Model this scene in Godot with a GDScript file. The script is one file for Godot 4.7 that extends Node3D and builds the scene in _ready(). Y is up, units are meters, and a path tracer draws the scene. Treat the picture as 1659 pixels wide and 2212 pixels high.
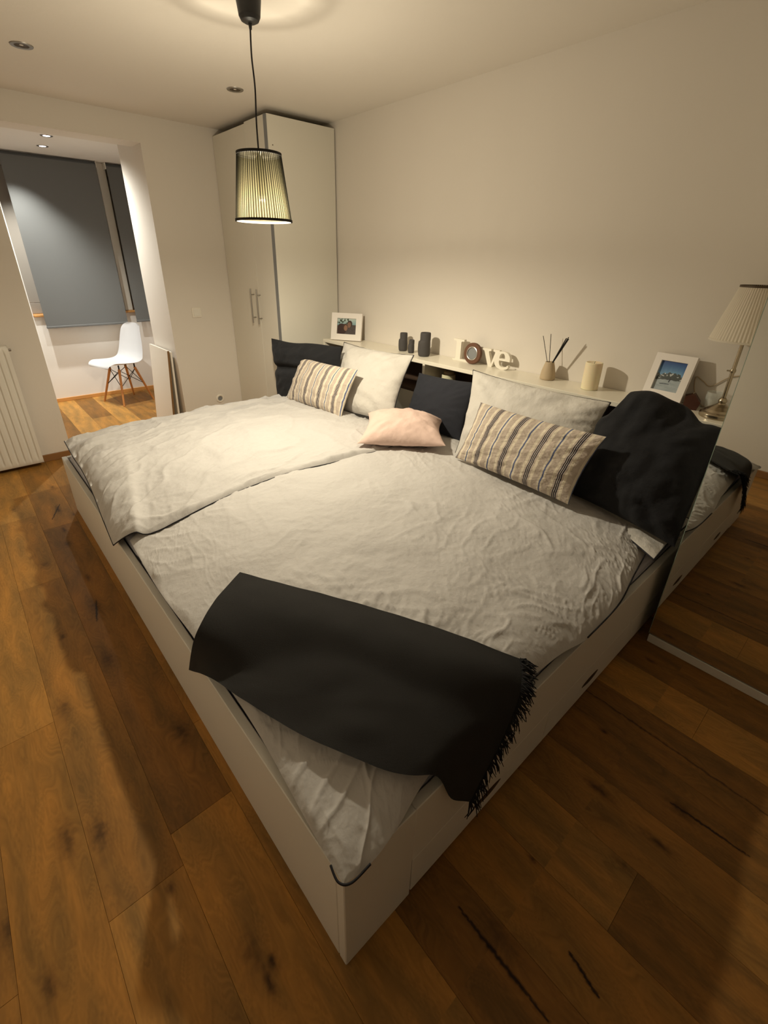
extends Node3D
# A bedroom at night: wide bed under a pendant lamp, mirrored wardrobe on the right, alcove with blinds on the left.
# x runs along the headboard wall (right = +), z out of that wall, y up. Bed's right side is x = 0.

const BW := 2.83        # bed width
const BL := 2.264       # bed foot
const BH := 0.365       # frame height
const SH := 0.883       # shelf top
const SD := 0.245       # shelf front
const CEIL := 2.404
const XL := -3.86       # left wall
const ALC := -5.72      # window wall of the alcove

var M := {}
var used := {}
var rng := RandomNumberGenerator.new()
var hmap := PackedFloat32Array()

# ------------------------------------------------------------------ helpers: nodes
func numbered(called: String) -> String:
	if not used.has(called):
		used[called] = 0
		return called
	used[called] += 1
	return "%s_%03d" % [called, used[called]]

func tag(o: Node3D, label: String, category: String, group := "", kind := "") -> Node3D:
	o.set_meta("label", label)
	o.set_meta("category", category)
	if group != "": o.set_meta("group", group)
	if kind != "": o.set_meta("kind", kind)
	return o

func thing(called: String, label: String, category: String, at := Vector3.ZERO, turn := 0.0, group := "") -> Node3D:
	var o := Node3D.new()
	o.name = numbered(called)
	add_child(o)
	o.position = at
	o.rotation.y = turn
	tag(o, label, category, group)
	return o

func part(called: String, mesh: Mesh, mat: Material, parent: Node3D = null, label := "") -> MeshInstance3D:
	var o := MeshInstance3D.new()
	o.mesh = mesh
	o.material_override = mat
	o.cast_shadow = GeometryInstance3D.SHADOW_CASTING_SETTING_ON
	if parent == null:
		o.name = numbered(called)
		add_child(o)
	else:
		o.name = called
		parent.add_child(o, true)
	if label != "": o.set_meta("label", label)
	return o

func struct(called: String, mesh: Mesh, mat: Material, label: String, category: String) -> MeshInstance3D:
	var o := part(called, mesh, mat)
	tag(o, label, category, "", "structure")
	return o

# ------------------------------------------------------------------ helpers: shapes
func tri(st: SurfaceTool, a: Vector3, b: Vector3, c: Vector3, out: Vector3) -> void:
	# front faces run clockwise; the corners are swapped where the normal would point inwards
	if (c - a).cross(b - a).dot(out) < 0.0:
		var t := b; b = c; c = t
	st.add_vertex(a); st.add_vertex(b); st.add_vertex(c)

func quad(st: SurfaceTool, a: Vector3, b: Vector3, c: Vector3, d: Vector3, out: Vector3) -> void:
	tri(st, a, b, c, out); tri(st, a, c, d, out)

func sbox(st: SurfaceTool, lo: Vector3, hi: Vector3, ch := 0.0, basis := Basis.IDENTITY, at := Vector3.ZERO) -> void:
	var c := (lo + hi) / 2.0
	var h := (hi - lo) / 2.0
	ch = minf(ch, minf(h.x, minf(h.y, h.z)) * 0.9)
	var P := func(s: Vector3, ax: int) -> Vector3:
		var v := Vector3(s.x * (h.x - ch), s.y * (h.y - ch), s.z * (h.z - ch))
		v[ax] = s[ax] * h[ax]
		return at + basis * (c + v)
	for ax in 3:
		var i := (ax + 1) % 3
		var j := (ax + 2) % 3
		for s in [-1.0, 1.0]:
			var q := []
			for e in [[-1, -1], [1, -1], [1, 1], [-1, 1]]:
				var v := Vector3.ZERO
				v[ax] = s; v[i] = e[0]; v[j] = e[1]
				q.append(P.call(v, ax))
			var n := Vector3.ZERO
			n[ax] = s
			quad(st, q[0], q[1], q[2], q[3], basis * n)
	if ch <= 0.0: return
	for ax in 3:
		var i := (ax + 1) % 3
		var j := (ax + 2) % 3
		for si in [-1.0, 1.0]:
			for sj in [-1.0, 1.0]:
				var a := Vector3.ZERO
				a[i] = si; a[j] = sj; a[ax] = -1
				var b := a
				b[ax] = 1
				var n := Vector3.ZERO
				n[i] = si; n[j] = sj
				quad(st, P.call(a, i), P.call(b, i), P.call(b, j), P.call(a, j), basis * n)
	for sx in [-1.0, 1.0]:
		for sy in [-1.0, 1.0]:
			for sz in [-1.0, 1.0]:
				var s := Vector3(sx, sy, sz)
				tri(st, P.call(s, 0), P.call(s, 1), P.call(s, 2), basis * s)

func begin() -> SurfaceTool:
	var st := SurfaceTool.new()
	st.begin(Mesh.PRIMITIVE_TRIANGLES)
	st.set_smooth_group(-1)
	return st

func done(st: SurfaceTool) -> ArrayMesh:
	st.generate_normals()
	return st.commit()

func box(lo: Vector3, hi: Vector3, ch := 0.002) -> ArrayMesh:
	var st := begin()
	sbox(st, lo, hi, ch)
	return done(st)

func boxes(list: Array, ch := 0.002) -> ArrayMesh:
	var st := begin()
	for b in list: sbox(st, b[0], b[1], ch)
	return done(st)

# smooth indexed grid of points; wraps round in u if asked. Normals follow the winding.
func grid(pts: PackedVector3Array, nu: int, nv: int, wrap_u := false, uvs := PackedVector2Array(), flip := false) -> Array:
	var idx := PackedInt32Array()
	var iu := nu if wrap_u else nu - 1
	for j in nv - 1:
		for i in iu:
			var a := j * nu + i
			var b := j * nu + (i + 1) % nu
			var c := (j + 1) * nu + (i + 1) % nu
			var d := (j + 1) * nu + i
			if flip: idx.append_array(PackedInt32Array([a, c, b, a, d, c]))
			else: idx.append_array(PackedInt32Array([a, b, c, a, c, d]))
	return [pts, idx, uvs]

# joins grids into one smooth mesh
func join(grids: Array) -> ArrayMesh:
	var v := PackedVector3Array()
	var idx := PackedInt32Array()
	var uv := PackedVector2Array()
	var with_uv := false
	for g in grids:
		if g[2].size() > 0: with_uv = true
	for g in grids:
		var off := v.size()
		v.append_array(g[0])
		for k in g[1]: idx.append(k + off)
		if with_uv:
			if g[2].size() > 0: uv.append_array(g[2])
			else:
				for k in g[0].size(): uv.append(Vector2.ZERO)
	var n := PackedVector3Array()
	n.resize(v.size())
	for t in range(0, idx.size(), 3):
		var a := idx[t]
		var b := idx[t + 1]
		var c := idx[t + 2]
		var f := (v[c] - v[a]).cross(v[b] - v[a])
		n[a] += f; n[b] += f; n[c] += f
	for k in n.size():
		n[k] = n[k].normalized() if n[k].length_squared() > 1e-20 else Vector3.UP
	var arr := []
	arr.resize(Mesh.ARRAY_MAX)
	arr[Mesh.ARRAY_VERTEX] = v
	arr[Mesh.ARRAY_NORMAL] = n
	arr[Mesh.ARRAY_INDEX] = idx
	if with_uv: arr[Mesh.ARRAY_TEX_UV] = uv
	var m := ArrayMesh.new()
	m.add_surface_from_arrays(Mesh.PRIMITIVE_TRIANGLES, arr)
	return m

# turned profile: points (radius, height) from bottom to top outside; shift moves each ring sideways
func glathe(prof: PackedVector2Array, n := 32, at := Vector3.ZERO, shift := PackedVector3Array()) -> Array:
	var pts := PackedVector3Array()
	for j in prof.size():
		var o := shift[j] if shift.size() > 0 else Vector3.ZERO
		for i in n:
			var a := TAU * i / n
			pts.append(at + o + Vector3(prof[j].x * cos(a), prof[j].y, prof[j].x * sin(a)))
	return grid(pts, n, prof.size(), true)

# sharp edges of a profile: every corner doubled by a near copy
func crisp(prof: Array, e := 0.0006) -> PackedVector2Array:
	var r := PackedVector2Array()
	for i in prof.size():
		var p: Vector2 = prof[i]
		if i > 0: r.append(p + (Vector2(prof[i - 1]) - p).limit_length(e))
		r.append(p)
		if i < prof.size() - 1: r.append(p + (Vector2(prof[i + 1]) - p).limit_length(e))
	return r

func lathe(prof: Array, n := 32, at := Vector3.ZERO) -> ArrayMesh:
	return join([glathe(crisp(prof), n, at)])

func gtube(path: PackedVector3Array, r0: float, r1 := -1.0, n := 8, closed := false) -> Array:
	if r1 < 0.0: r1 = r0
	var pts := PackedVector3Array()
	var m := path.size()
	var up := Vector3(0.31, 0.84, 0.44).normalized()
	if not closed:
		for i in n: pts.append(path[0])
	for j in m:
		var a := path[(j - 1 + m) % m] if closed or j > 0 else path[0]
		var b := path[(j + 1) % m] if closed or j < m - 1 else path[m - 1]
		var t := (b - a).normalized()
		var x := t.cross(up)
		if x.length() < 0.05: x = t.cross(Vector3.RIGHT)
		x = x.normalized()
		up = x.cross(t).normalized()
		var r := lerpf(r0, r1, float(j) / maxf(1.0, m - 1))
		for i in n:
			var w := TAU * i / n
			pts.append(path[j] + x * (r * cos(w)) + up * (r * sin(w)))
	if closed:
		for i in n: pts.append(pts[i])
		return grid(pts, n, m + 1, true, PackedVector2Array(), true)
	for i in n: pts.append(path[m - 1])
	return grid(pts, n, m + 2, true, PackedVector2Array(), true)

func tube(path: Array, r0: float, r1 := -1.0, n := 8) -> ArrayMesh:
	return join([gtube(PackedVector3Array(path), r0, r1, n)])

# smooth curve through control points
func spline(c: Array, t: float) -> Vector3:
	var n := c.size() - 1
	var s := clampf(t, 0.0, 1.0) * n
	var k := mini(int(s), n - 1)
	var p0: Vector3 = c[maxi(k - 1, 0)]
	var p1: Vector3 = c[k]
	var p2: Vector3 = c[k + 1]
	var p3: Vector3 = c[mini(k + 2, n)]
	return p1.cubic_interpolate(p2, p0, p3, s - k)

func curve(c: Array, n: int) -> PackedVector3Array:
	var r := PackedVector3Array()
	for i in n: r.append(spline(c, float(i) / (n - 1)))
	return r

# ------------------------------------------------------------------ helpers: materials
func mat(name_: String, c: Color, rough := 0.8, metal := 0.0) -> StandardMaterial3D:
	var m := StandardMaterial3D.new()
	m.resource_name = name_
	m.albedo_color = c
	m.roughness = rough
	m.metallic = metal
	M[name_] = m
	return m

func rgb(r: int, g: int, b: int) -> Color:
	return Color8(r, g, b)

func noise_tex(freq: float, size: int, seed_: int, as_normal := false, strength := 4.0, octaves := 3, type := FastNoiseLite.TYPE_SIMPLEX_SMOOTH) -> NoiseTexture2D:
	var n := FastNoiseLite.new()
	n.noise_type = type
	n.frequency = freq
	n.seed = seed_
	n.fractal_octaves = octaves
	var t := NoiseTexture2D.new()
	t.width = size
	t.height = size
	t.seamless = true
	t.noise = n
	t.as_normal_map = as_normal
	t.bump_strength = strength
	t.generate_mipmaps = false
	return t

func cloth(m: StandardMaterial3D, tex: Texture2D, scale := 6.0, depth := 0.6) -> void:
	m.normal_enabled = true
	m.normal_texture = tex
	m.normal_scale = depth
	m.uv1_triplanar = true
	m.uv1_world_triplanar = true
	m.uv1_scale = Vector3.ONE * scale

func image_mat(name_: String, im: Image, rough := 0.8) -> StandardMaterial3D:
	var m := mat(name_, Color.WHITE, rough)
	m.albedo_texture = ImageTexture.create_from_image(im)
	return m

# oak boards: one strip of the picture per row of planks
const ROWS := 18
const STRIP := 56
func floor_image() -> Image:
	var w := 2048
	var h := ROWS * STRIP
	var grain := FastNoiseLite.new()
	grain.seed = 7; grain.frequency = 1.0; grain.fractal_octaves = 3
	var broad := FastNoiseLite.new()
	broad.seed = 21; broad.frequency = 1.0; broad.fractal_octaves = 2
	var data := PackedByteArray()
	data.resize(w * h * 3)
	var k := 0
	for y in h:
		var row := y / STRIP
		var yy := float(y % STRIP) / STRIP
		for x in w:
			var a := broad.get_noise_2d(x * 0.0042 + row * 31.0, yy * 2.2 + row * 17.0)
			var g := grain.get_noise_2d(x * 0.013 + row * 53.0, yy * 26.0 + a * 9.0)
			var t := 1.0 + 0.17 * a + 0.12 * g
			data[k] = clampi(int(178.0 * t), 0, 255)
			data[k + 1] = clampi(int(135.0 * t - 5.0 * a), 0, 255)
			data[k + 2] = clampi(int(72.0 * t - 8.0 * a), 0, 255)
			k += 3
	# knots and cracks where the boards show them: x, z, half length, half width, depth
	var knots := [
		[-0.84, 2.336, 0.05, 0.022, 0.6], [-0.675, 2.625, 0.05, 0.02, 0.6], [-0.411, 2.787, 0.035, 0.014, 0.6], [-0.095, 2.413, 0.03, 0.008, 0.9], [-0.12, 2.39, 0.02, 0.008, 0.9], [-0.17, 2.42, 0.05, 0.03, 0.35],
		[0.198, 1.428, 0.045, 0.013, 0.65], [0.391, 1.296, 0.03, 0.02, 0.65], [0.379, 1.444, 0.035, 0.01, 0.7], [-2.265, 2.527, 0.03, 0.022, 0.4], [-1.612, 2.557, 0.022, 0.012, 0.6], [-1.732, 2.402, 0.07, 0.025, 0.5],
		[-0.719, 2.702, 0.06, 0.022, 0.5], [-0.588, 2.846, 0.05, 0.02, 0.55], [-2.413, 2.395, 0.04, 0.02, 0.5], [-3.087, 2.572, 0.05, 0.02, 0.5], [0.199, 1.952, 0.05, 0.02, 0.4], [-0.098, 1.624, 0.015, 0.008, 0.6],
		[-0.416, 2.522, 0.015, 0.009, 0.6], [0.338, 1.574, 0.03, 0.01, 0.5], [0.165, 1.75, 0.014, 0.008, 0.7], [-2.6, 2.38, 0.05, 0.01, 0.6], [-2.9, 2.36, 0.06, 0.012, 0.7], [-2.78, 2.3, 0.03, 0.008, 0.6], [-2.0, 2.38, 0.04, 0.012, 0.5],
		[-3.3, 2.33, 0.04, 0.015, 0.5], [-1.35, 2.44, 0.05, 0.02, 0.5], [-1.2, 2.62, 0.05, 0.02, 0.4], [-2.2, 2.75, 0.05, 0.03, 0.4], [-1.6, 2.9, 0.05, 0.03, 0.4], [0.1, 0.75, 0.02, 0.01, 0.6], [0.12, 1.22, 0.012, 0.007, 0.7]]
	var cracks := [[0.10, 1.985, 0.36, 1.99, 0.003], [0.33, 1.85, 0.41, 1.87, 0.0015], [-0.12, 1.093, 0.66, 1.116, 0.0028], [0.36, 1.296, 0.56, 1.285, 0.002], [-2.98, 2.34, -2.78, 2.41, 0.002], [-1.78, 2.39, -1.62, 2.42, 0.002]]
	var im := Image.create_from_data(w, h, false, Image.FORMAT_RGB8, data)
	var px := func(x: float, z: float) -> Vector2:
		return Vector2((x + 3.9) / 4.1 * w, (3.206 - z) / 0.183 * STRIP)
	var rag := FastNoiseLite.new()
	rag.seed = 5; rag.frequency = 0.05
	for q in knots:
		var c: Vector2 = px.call(q[0], q[1])
		var rx: float = q[2] / 4.1 * w
		var ry: float = q[3] / 0.183 * STRIP
		var row := int(c.y) / STRIP
		for y in range(int(c.y - ry * 2.2), int(c.y + ry * 2.2)):
			if y < 0 or y >= h or y / STRIP != row: continue
			for x in range(int(c.x - rx * 2.2), int(c.x + rx * 2.2)):
				var xx := posmod(x, w)
				var d := Vector2((x - c.x) / rx, (y - c.y) / ry).length() + 0.55 * rag.get_noise_2d(x * 1.6, y * 2.5)
				var f: float = exp(-d * d * 0.9) * q[4] * 0.55 + exp(-d * d * 7.0) * 0.3 * q[4]
				var o := im.get_pixel(xx, y)
				im.set_pixel(xx, y, o.lerp(Color(0.16, 0.1, 0.06), clampf(f, 0.0, 0.95)))
	for q in cracks:
		var steps := 260
		for s in steps:
			var t := float(s) / steps
			var c: Vector2 = px.call(lerpf(q[0], q[2], t), lerpf(q[1], q[3], t) + 0.004 * rag.get_noise_2d(s * 1.3, q[0] * 90.0))
			var ww: float = q[4] / 0.183 * STRIP * (0.35 + 0.65 * sin(PI * t)) * (1.0 + rag.get_noise_2d(s * 4.0, 9.0))
			for y in range(int(c.y - ww * 2.0), int(c.y + ww * 2.0) + 1):
				for x in range(int(c.x) - 1, int(c.x) + 2):
					if y < 0 or y >= h: continue
					var f := exp(-pow((y - c.y) / maxf(ww, 0.3), 2.0)) * 0.85
					im.set_pixel(posmod(x, w), y, im.get_pixel(posmod(x, w), y).lerp(Color(0.13, 0.085, 0.05), f * 0.4))
	return im

# woven stripes of the two cushions, across u
func stripe_image(period: float, first: float) -> Image:
	var w := 1024
	var im := Image.create(w, 16, false, Image.FORMAT_RGB8)
	var taupe := rgb(192, 178, 164)
	var cream := rgb(222, 211, 190)
	var navy := rgb(34, 31, 46)
	var pale := rgb(205, 193, 182)
	var blue := rgb(92, 102, 138)
	for x in w:
		var p := fposmod((float(x) / w - first) / period, 1.0)   # 0 = middle of a triple line
		var c := taupe
		var d := minf(p, 1.0 - p)
		if d < 0.085: c = taupe
		if d < 0.07:
			c = navy if (d < 0.017 or (d > 0.037 and d < 0.069)) else pale
		elif d > 0.13 and d < 0.22: c = cream
		elif absf(p - 0.5) < 0.085:
			c = blue if absf(p - 0.5) < 0.024 else cream
		for y in 16: im.set_pixel(x, y, c)
	return im

func photo_mountain() -> Image:
	var w := 160
	var h := 200
	var im := Image.create(w, h, false, Image.FORMAT_RGB8)
	var n := FastNoiseLite.new()
	n.seed = 3; n.frequency = 0.02; n.fractal_octaves = 4
	for x in w:
		var ridge := 78.0 + 18.0 * n.get_noise_2d(x * 1.4, 0.0) + 10.0 * sin(x * 0.045 + 0.6)
		var snow := 128.0 + 8.0 * n.get_noise_2d(x * 0.8, 90.0) - x * 0.06
		for y in h:
			var c := rgb(24, 66, 128).lerp(rgb(104, 152, 190), clampf(y / ridge, 0, 1))
			if y > ridge:
				var k := n.get_noise_2d(x * 2.5, y * 2.5)
				c = rgb(58, 66, 62).lerp(rgb(190, 196, 196), 1.0 if k > 0.22 and y < ridge + 24 else 0.0)
			if y > snow:
				c = rgb(178, 188, 190).lerp(rgb(140, 152, 160), 0.5 + 0.5 * n.get_noise_2d(x * 0.7, y * 2.0))
			im.set_pixel(x, y, c)
	for k in 26:   # small dark figure and its long shadow on the snow
		im.fill_rect(Rect2i(86 - k / 6, 112 + k, 9 - k / 8, 1), rgb(38, 42, 50))
		im.fill_rect(Rect2i(34 + k * 2, 152 - k / 3 + (k * k) / 140, 8, 5), rgb(70, 80, 88))
	im.fill_rect(Rect2i(87, 106, 5, 6), rgb(60, 50, 46))
	return im

func photo_couple() -> Image:
	var w := 180
	var h := 140
	var im := Image.create(w, h, false, Image.FORMAT_RGB8)
	var n := FastNoiseLite.new()
	n.seed = 11; n.frequency = 0.03; n.fractal_octaves = 3
	for x in w:
		for y in h:
			var c := rgb(196, 206, 200).lerp(rgb(110, 150, 160), clampf(y / 70.0, 0, 1))
			if n.get_noise_2d(x, y) > 0.15 and x < 105 and y < 60: c = rgb(52, 62, 46)
			if y > 62 + 8.0 * sin(x * 0.03): c = rgb(92, 84, 84).lerp(rgb(64, 54, 52), 0.5 + 0.5 * n.get_noise_2d(x * 2, y * 2))
			if Vector2((x - 40) / 46.0, (y - 96) / 50.0).length() < 1.0: c = rgb(58, 40, 38)
			if Vector2((x - 116) / 24.0, (y - 48) / 31.0).length() < 1.0: c = rgb(60, 42, 34)
			if Vector2((x - 111) / 17.0, (y - 56) / 25.0).length() < 1.0: c = rgb(126, 96, 80)
			if Vector2((x - 76) / 22.0, (y - 76) / 30.0).length() < 1.0: c = rgb(70, 46, 36)
			if Vector2((x - 79) / 17.0, (y - 84) / 26.0).length() < 1.0: c = rgb(140, 106, 86)
			im.set_pixel(x, y, c)
	return im

func make_materials() -> void:
	var plaster := noise_tex(0.03, 256, 4, true, 2.0, 4)
	var weave := noise_tex(0.06, 256, 9, true, 5.0, 4)
	var crease := noise_tex(0.012, 512, 12, true, 9.0, 5)
	var m := mat("wall_paint", rgb(226, 219, 209), 0.9)
	cloth(m, plaster, 3.0, 0.12)
	mat("wall_white", rgb(236, 232, 226), 0.88)
	mat("white_lacquer", rgb(232, 228, 218), 0.42)
	mat("cabinet_white", rgb(226, 222, 210), 0.5)
	mat("bed_white", rgb(240, 238, 230), 0.5)
	mat("shelf_white", rgb(236, 230, 214), 0.3)
	mat("steel", rgb(168, 164, 158), 0.35, 1.0)
	mat("nickel", rgb(176, 164, 142), 0.24, 1.0)
	mat("grey_strip", rgb(128, 130, 132), 0.45)
	mat("dark_gap", rgb(30, 26, 22), 0.9)
	mat("handle_dark", rgb(74, 60, 42), 0.5, 0.4)
	mat("black_plastic", rgb(26, 25, 25), 0.45)
	mat("cord_black", rgb(30, 24, 28), 0.7)
	mat("skirting_oak", rgb(140, 98, 54), 0.6)
	mat("sill_oak", rgb(206, 150, 84), 0.5)
	mat("beech", rgb(198, 134, 72), 0.5)
	mat("wire_black", rgb(38, 30, 24), 0.5, 0.5)
	mat("chair_shell", rgb(206, 206, 208), 0.4)
	mat("raw_board", rgb(132, 100, 62), 0.85)
	mat("board_white", rgb(236, 230, 218), 0.5)
	m = mat("blind_grey", rgb(104, 105, 104), 0.85)
	cloth(m, weave, 30.0, 0.3)
	mat("blind_case", rgb(74, 76, 78), 0.6)
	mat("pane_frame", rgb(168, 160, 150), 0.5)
	m = mat("glass", Color(0.9, 0.95, 0.95, 0.12), 0.02)
	m.transparency = BaseMaterial3D.TRANSPARENCY_ALPHA
	m = mat("bowl_glass", Color(0.95, 0.97, 0.95, 0.2), 0.03)
	m.transparency = BaseMaterial3D.TRANSPARENCY_ALPHA
	mat("mirror", rgb(236, 238, 234), 0.015, 1.0)
	mat("glass_edge", rgb(150, 172, 158), 0.3)
	m = mat("duvet", rgb(200, 197, 194), 0.92)
	cloth(m, crease, 2.6, 0.45)
	m = mat("pillow_white", rgb(206, 202, 195), 0.92)
	cloth(m, crease, 3.4, 0.7)
	mat("piping", rgb(26, 25, 32), 0.8)
	m = mat("mattress", rgb(214, 214, 224), 0.95)
	cloth(m, weave, 20.0, 0.5)
	m = mat("black_cotton", rgb(21, 22, 26), 0.95)
	cloth(m, crease, 3.0, 0.5)
	m.rim_enabled = true; m.rim = 0.12; m.rim_tint = 0.6
	m = mat("navy_cotton", rgb(40, 42, 50), 0.95)
	cloth(m, weave, 14.0, 0.4)
	m = mat("throw_wool", rgb(36, 35, 34), 0.97)
	cloth(m, weave, 26.0, 0.8)
	m.rim_enabled = true; m.rim = 0.15; m.rim_tint = 0.6
	mat("fringe_wool", rgb(24, 23, 24), 0.97)
	m = mat("pink_cotton", rgb(226, 198, 186), 0.92)
	cloth(m, crease, 3.6, 0.5)
	for k in 2:
		m = image_mat("stripes_%d" % k, stripe_image([0.236, 0.222][k], [0.16, 0.225][k]), 0.95)
		m.normal_enabled = true
		m.normal_texture = weave
		m.normal_scale = 0.35
	mat("vase_grey", rgb(70, 67, 66), 0.8)
	mat("letter_white", rgb(236, 230, 216), 0.5)
	mat("ring_wood", rgb(98, 62, 40), 0.55)
	mat("ring_metal", rgb(190, 186, 180), 0.3, 0.9)
	mat("diffuser_clay", rgb(186, 166, 136), 0.7)
	mat("reed", rgb(40, 38, 40), 0.8)
	m = mat("candle_wax", rgb(240, 226, 192), 0.55)
	m.subsurf_scatter_enabled = true; m.subsurf_scatter_strength = 0.25
	mat("frame_white", rgb(238, 232, 226), 0.5)
	mat("back_brown", rgb(74, 56, 44), 0.7)
	mat("box_wood", rgb(70, 34, 20), 0.5)
	m = mat("shade_white", rgb(222, 214, 198), 0.9)
	m.backlight_enabled = true; m.backlight = Color(0.5, 0.45, 0.36)
	image_mat("photo_snow", photo_mountain(), 0.35)
	image_mat("photo_pair", photo_couple(), 0.35)
	# the pendant shade
	m = mat("shade_lining", rgb(30, 28, 21), 0.9)
	m.albedo_color.a = 0.52
	m.metallic_specular = 0.1
	m.transparency = BaseMaterial3D.TRANSPARENCY_ALPHA
	m.backlight_enabled = true; m.backlight = Color(0.235, 0.218, 0.155)
	m = mat("pleat_black", rgb(26, 24, 19), 0.9)
	m.metallic_specular = 0.1
	m.albedo_color.a = 0.84
	m.transparency = BaseMaterial3D.TRANSPARENCY_ALPHA
	m = mat("added_top_sheer", rgb(60, 56, 46), 0.9)  # for the added disc that weakens the upward light
	m.albedo_color.a = 0.32
	m.transparency = BaseMaterial3D.TRANSPARENCY_ALPHA
	m = mat("holder_black", Color(0.02, 0.02, 0.02), 1.0)
	m.metallic_specular = 0.0
	mat("rim_black", rgb(30, 27, 22), 0.9)
	m = mat("bulb_glow", rgb(255, 240, 210), 0.5)
	m.emission_enabled = true; m.emission = Color(1.0, 0.86, 0.6); m.emission_energy_multiplier = 0.8
	m = mat("spot_glow", rgb(255, 255, 255), 0.5)
	m.emission_enabled = true; m.emission = Color(1.0, 0.93, 0.95); m.emission_energy_multiplier = 9.0
	# planks: one wood picture, a few tones
	var wood := ImageTexture.create_from_image(floor_image())
	var tones := [rgb(255, 250, 244), rgb(236, 228, 220), rgb(214, 204, 196), rgb(250, 240, 226), rgb(196, 184, 176), rgb(228, 216, 200)]
	for k in 6:
		m = mat("oak_%d" % k, tones[k], 0.55)
		m.albedo_texture = wood
		m.metallic_specular = 0.35

# ------------------------------------------------------------------ soft things
# pillow between four corners (top left, top right, bottom right, bottom left) seen from its front
func pillow_mesh(tl: Vector3, tr: Vector3, br: Vector3, bl: Vector3, front: float, back: float, pull := 0.06, wr := 0.006, seed_ := 1, extra = null, n := 44) -> Array:
	var nz := FastNoiseLite.new()
	nz.seed = seed_; nz.frequency = 1.0; nz.fractal_octaves = 2
	var axu := ((tr - tl) + (br - bl)).normalized()
	var axv := ((tl - bl) + (tr - br)).normalized()
	var nrm := axu.cross(axv).normalized()
	var F := PackedVector3Array()
	var B := PackedVector3Array()
	var UV := PackedVector2Array()
	var rim := PackedVector3Array()
	var P := func(u: float, v: float) -> Vector3:
		var x := u * (1.0 - pull * (1.0 - v * v) * u * u)
		var y := v * (1.0 - pull * (1.0 - u * u) * v * v)
		var a := (x + 1.0) / 2.0
		var b := (y + 1.0) / 2.0
		return bl.lerp(br, a).lerp(tl.lerp(tr, a), b)
	for j in n:
		for i in n:
			# samples crowd towards the rim, where the cushion turns
			var u := sin((2.0 * i / (n - 1) - 1.0) * PI / 2.0)
			var v := sin((2.0 * j / (n - 1) - 1.0) * PI / 2.0)
			var p: Vector3 = P.call(u, v)
			var s := (1.0 - u * u) * (1.0 - v * v)
			var h := pow(maxf(s, 0.0), 0.52)
			# folds that run in from the seams
			var ang := atan2(v, u)
			var rr := maxf(absf(u), absf(v))
			var fold := nz.get_noise_2d(ang * 3.2, rr * 0.9 + seed_) * smoothstep(0.25, 0.8, rr) + 0.8 * nz.get_noise_2d(u * 2.1 + 7.0, v * 2.1)
			var w := wr * fold * pow(maxf(s, 0.0), 0.3) * 1.6
			var ex := Vector3.ZERO
			if extra != null: ex = extra.call(u, v)
			F.append(p + nrm * (front * h + w) + ex)
			B.append(p - nrm * (back * h + w * 0.5) + ex)
			UV.append(Vector2((u + 1.0) / 2.0, (1.0 - v) / 2.0))
	for i in n: rim.append(F[i])
	for j in range(1, n): rim.append(F[j * n + n - 1])
	for i in range(n - 2, -1, -1): rim.append(F[(n - 1) * n + i])
	for j in range(n - 2, 0, -1): rim.append(F[j * n])
	return [join([grid(F, n, n, false, UV, true), grid(B, n, n, false, UV, false)]), rim]

func cushion(called: String, label: String, category: String, cover: Material, c: Array, front: float, back: float, pull: float, wr: float, seed_: int, piping := "", group := "", extra = null) -> Node3D:
	var base: Vector3 = (Vector3(c[2]) + Vector3(c[3])) / 2.0
	var t := thing(called, label, category, base, 0.0, group)
	var r := pillow_mesh(c[0] - base, c[1] - base, c[2] - base, c[3] - base, front, back, pull, wr, seed_, extra)
	part("cover", r[0], cover, t)
	if piping != "":
		part("piping", join([gtube(r[1], 0.0032, -1.0, 6, true)]), M[piping], t, "dark piped seam" if piping == "piping" else "")
	return t

# spread bedding: a patch between four border curves, blown up in the middle, creased
func coons(L: Array, R: Array, A: Array, Bb: Array, u: float, v: float) -> Vector3:
	# L, R run from head (v=0) to foot (v=1); A is the head border, Bb the foot border, both left to right
	var p := spline(L, v).lerp(spline(R, v), u) + spline(A, u).lerp(spline(Bb, u), v)
	var q: Vector3 = Vector3(L[0]).lerp(R[0], u).lerp(Vector3(L[-1]).lerp(R[-1], u), v)
	return p - q

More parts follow.
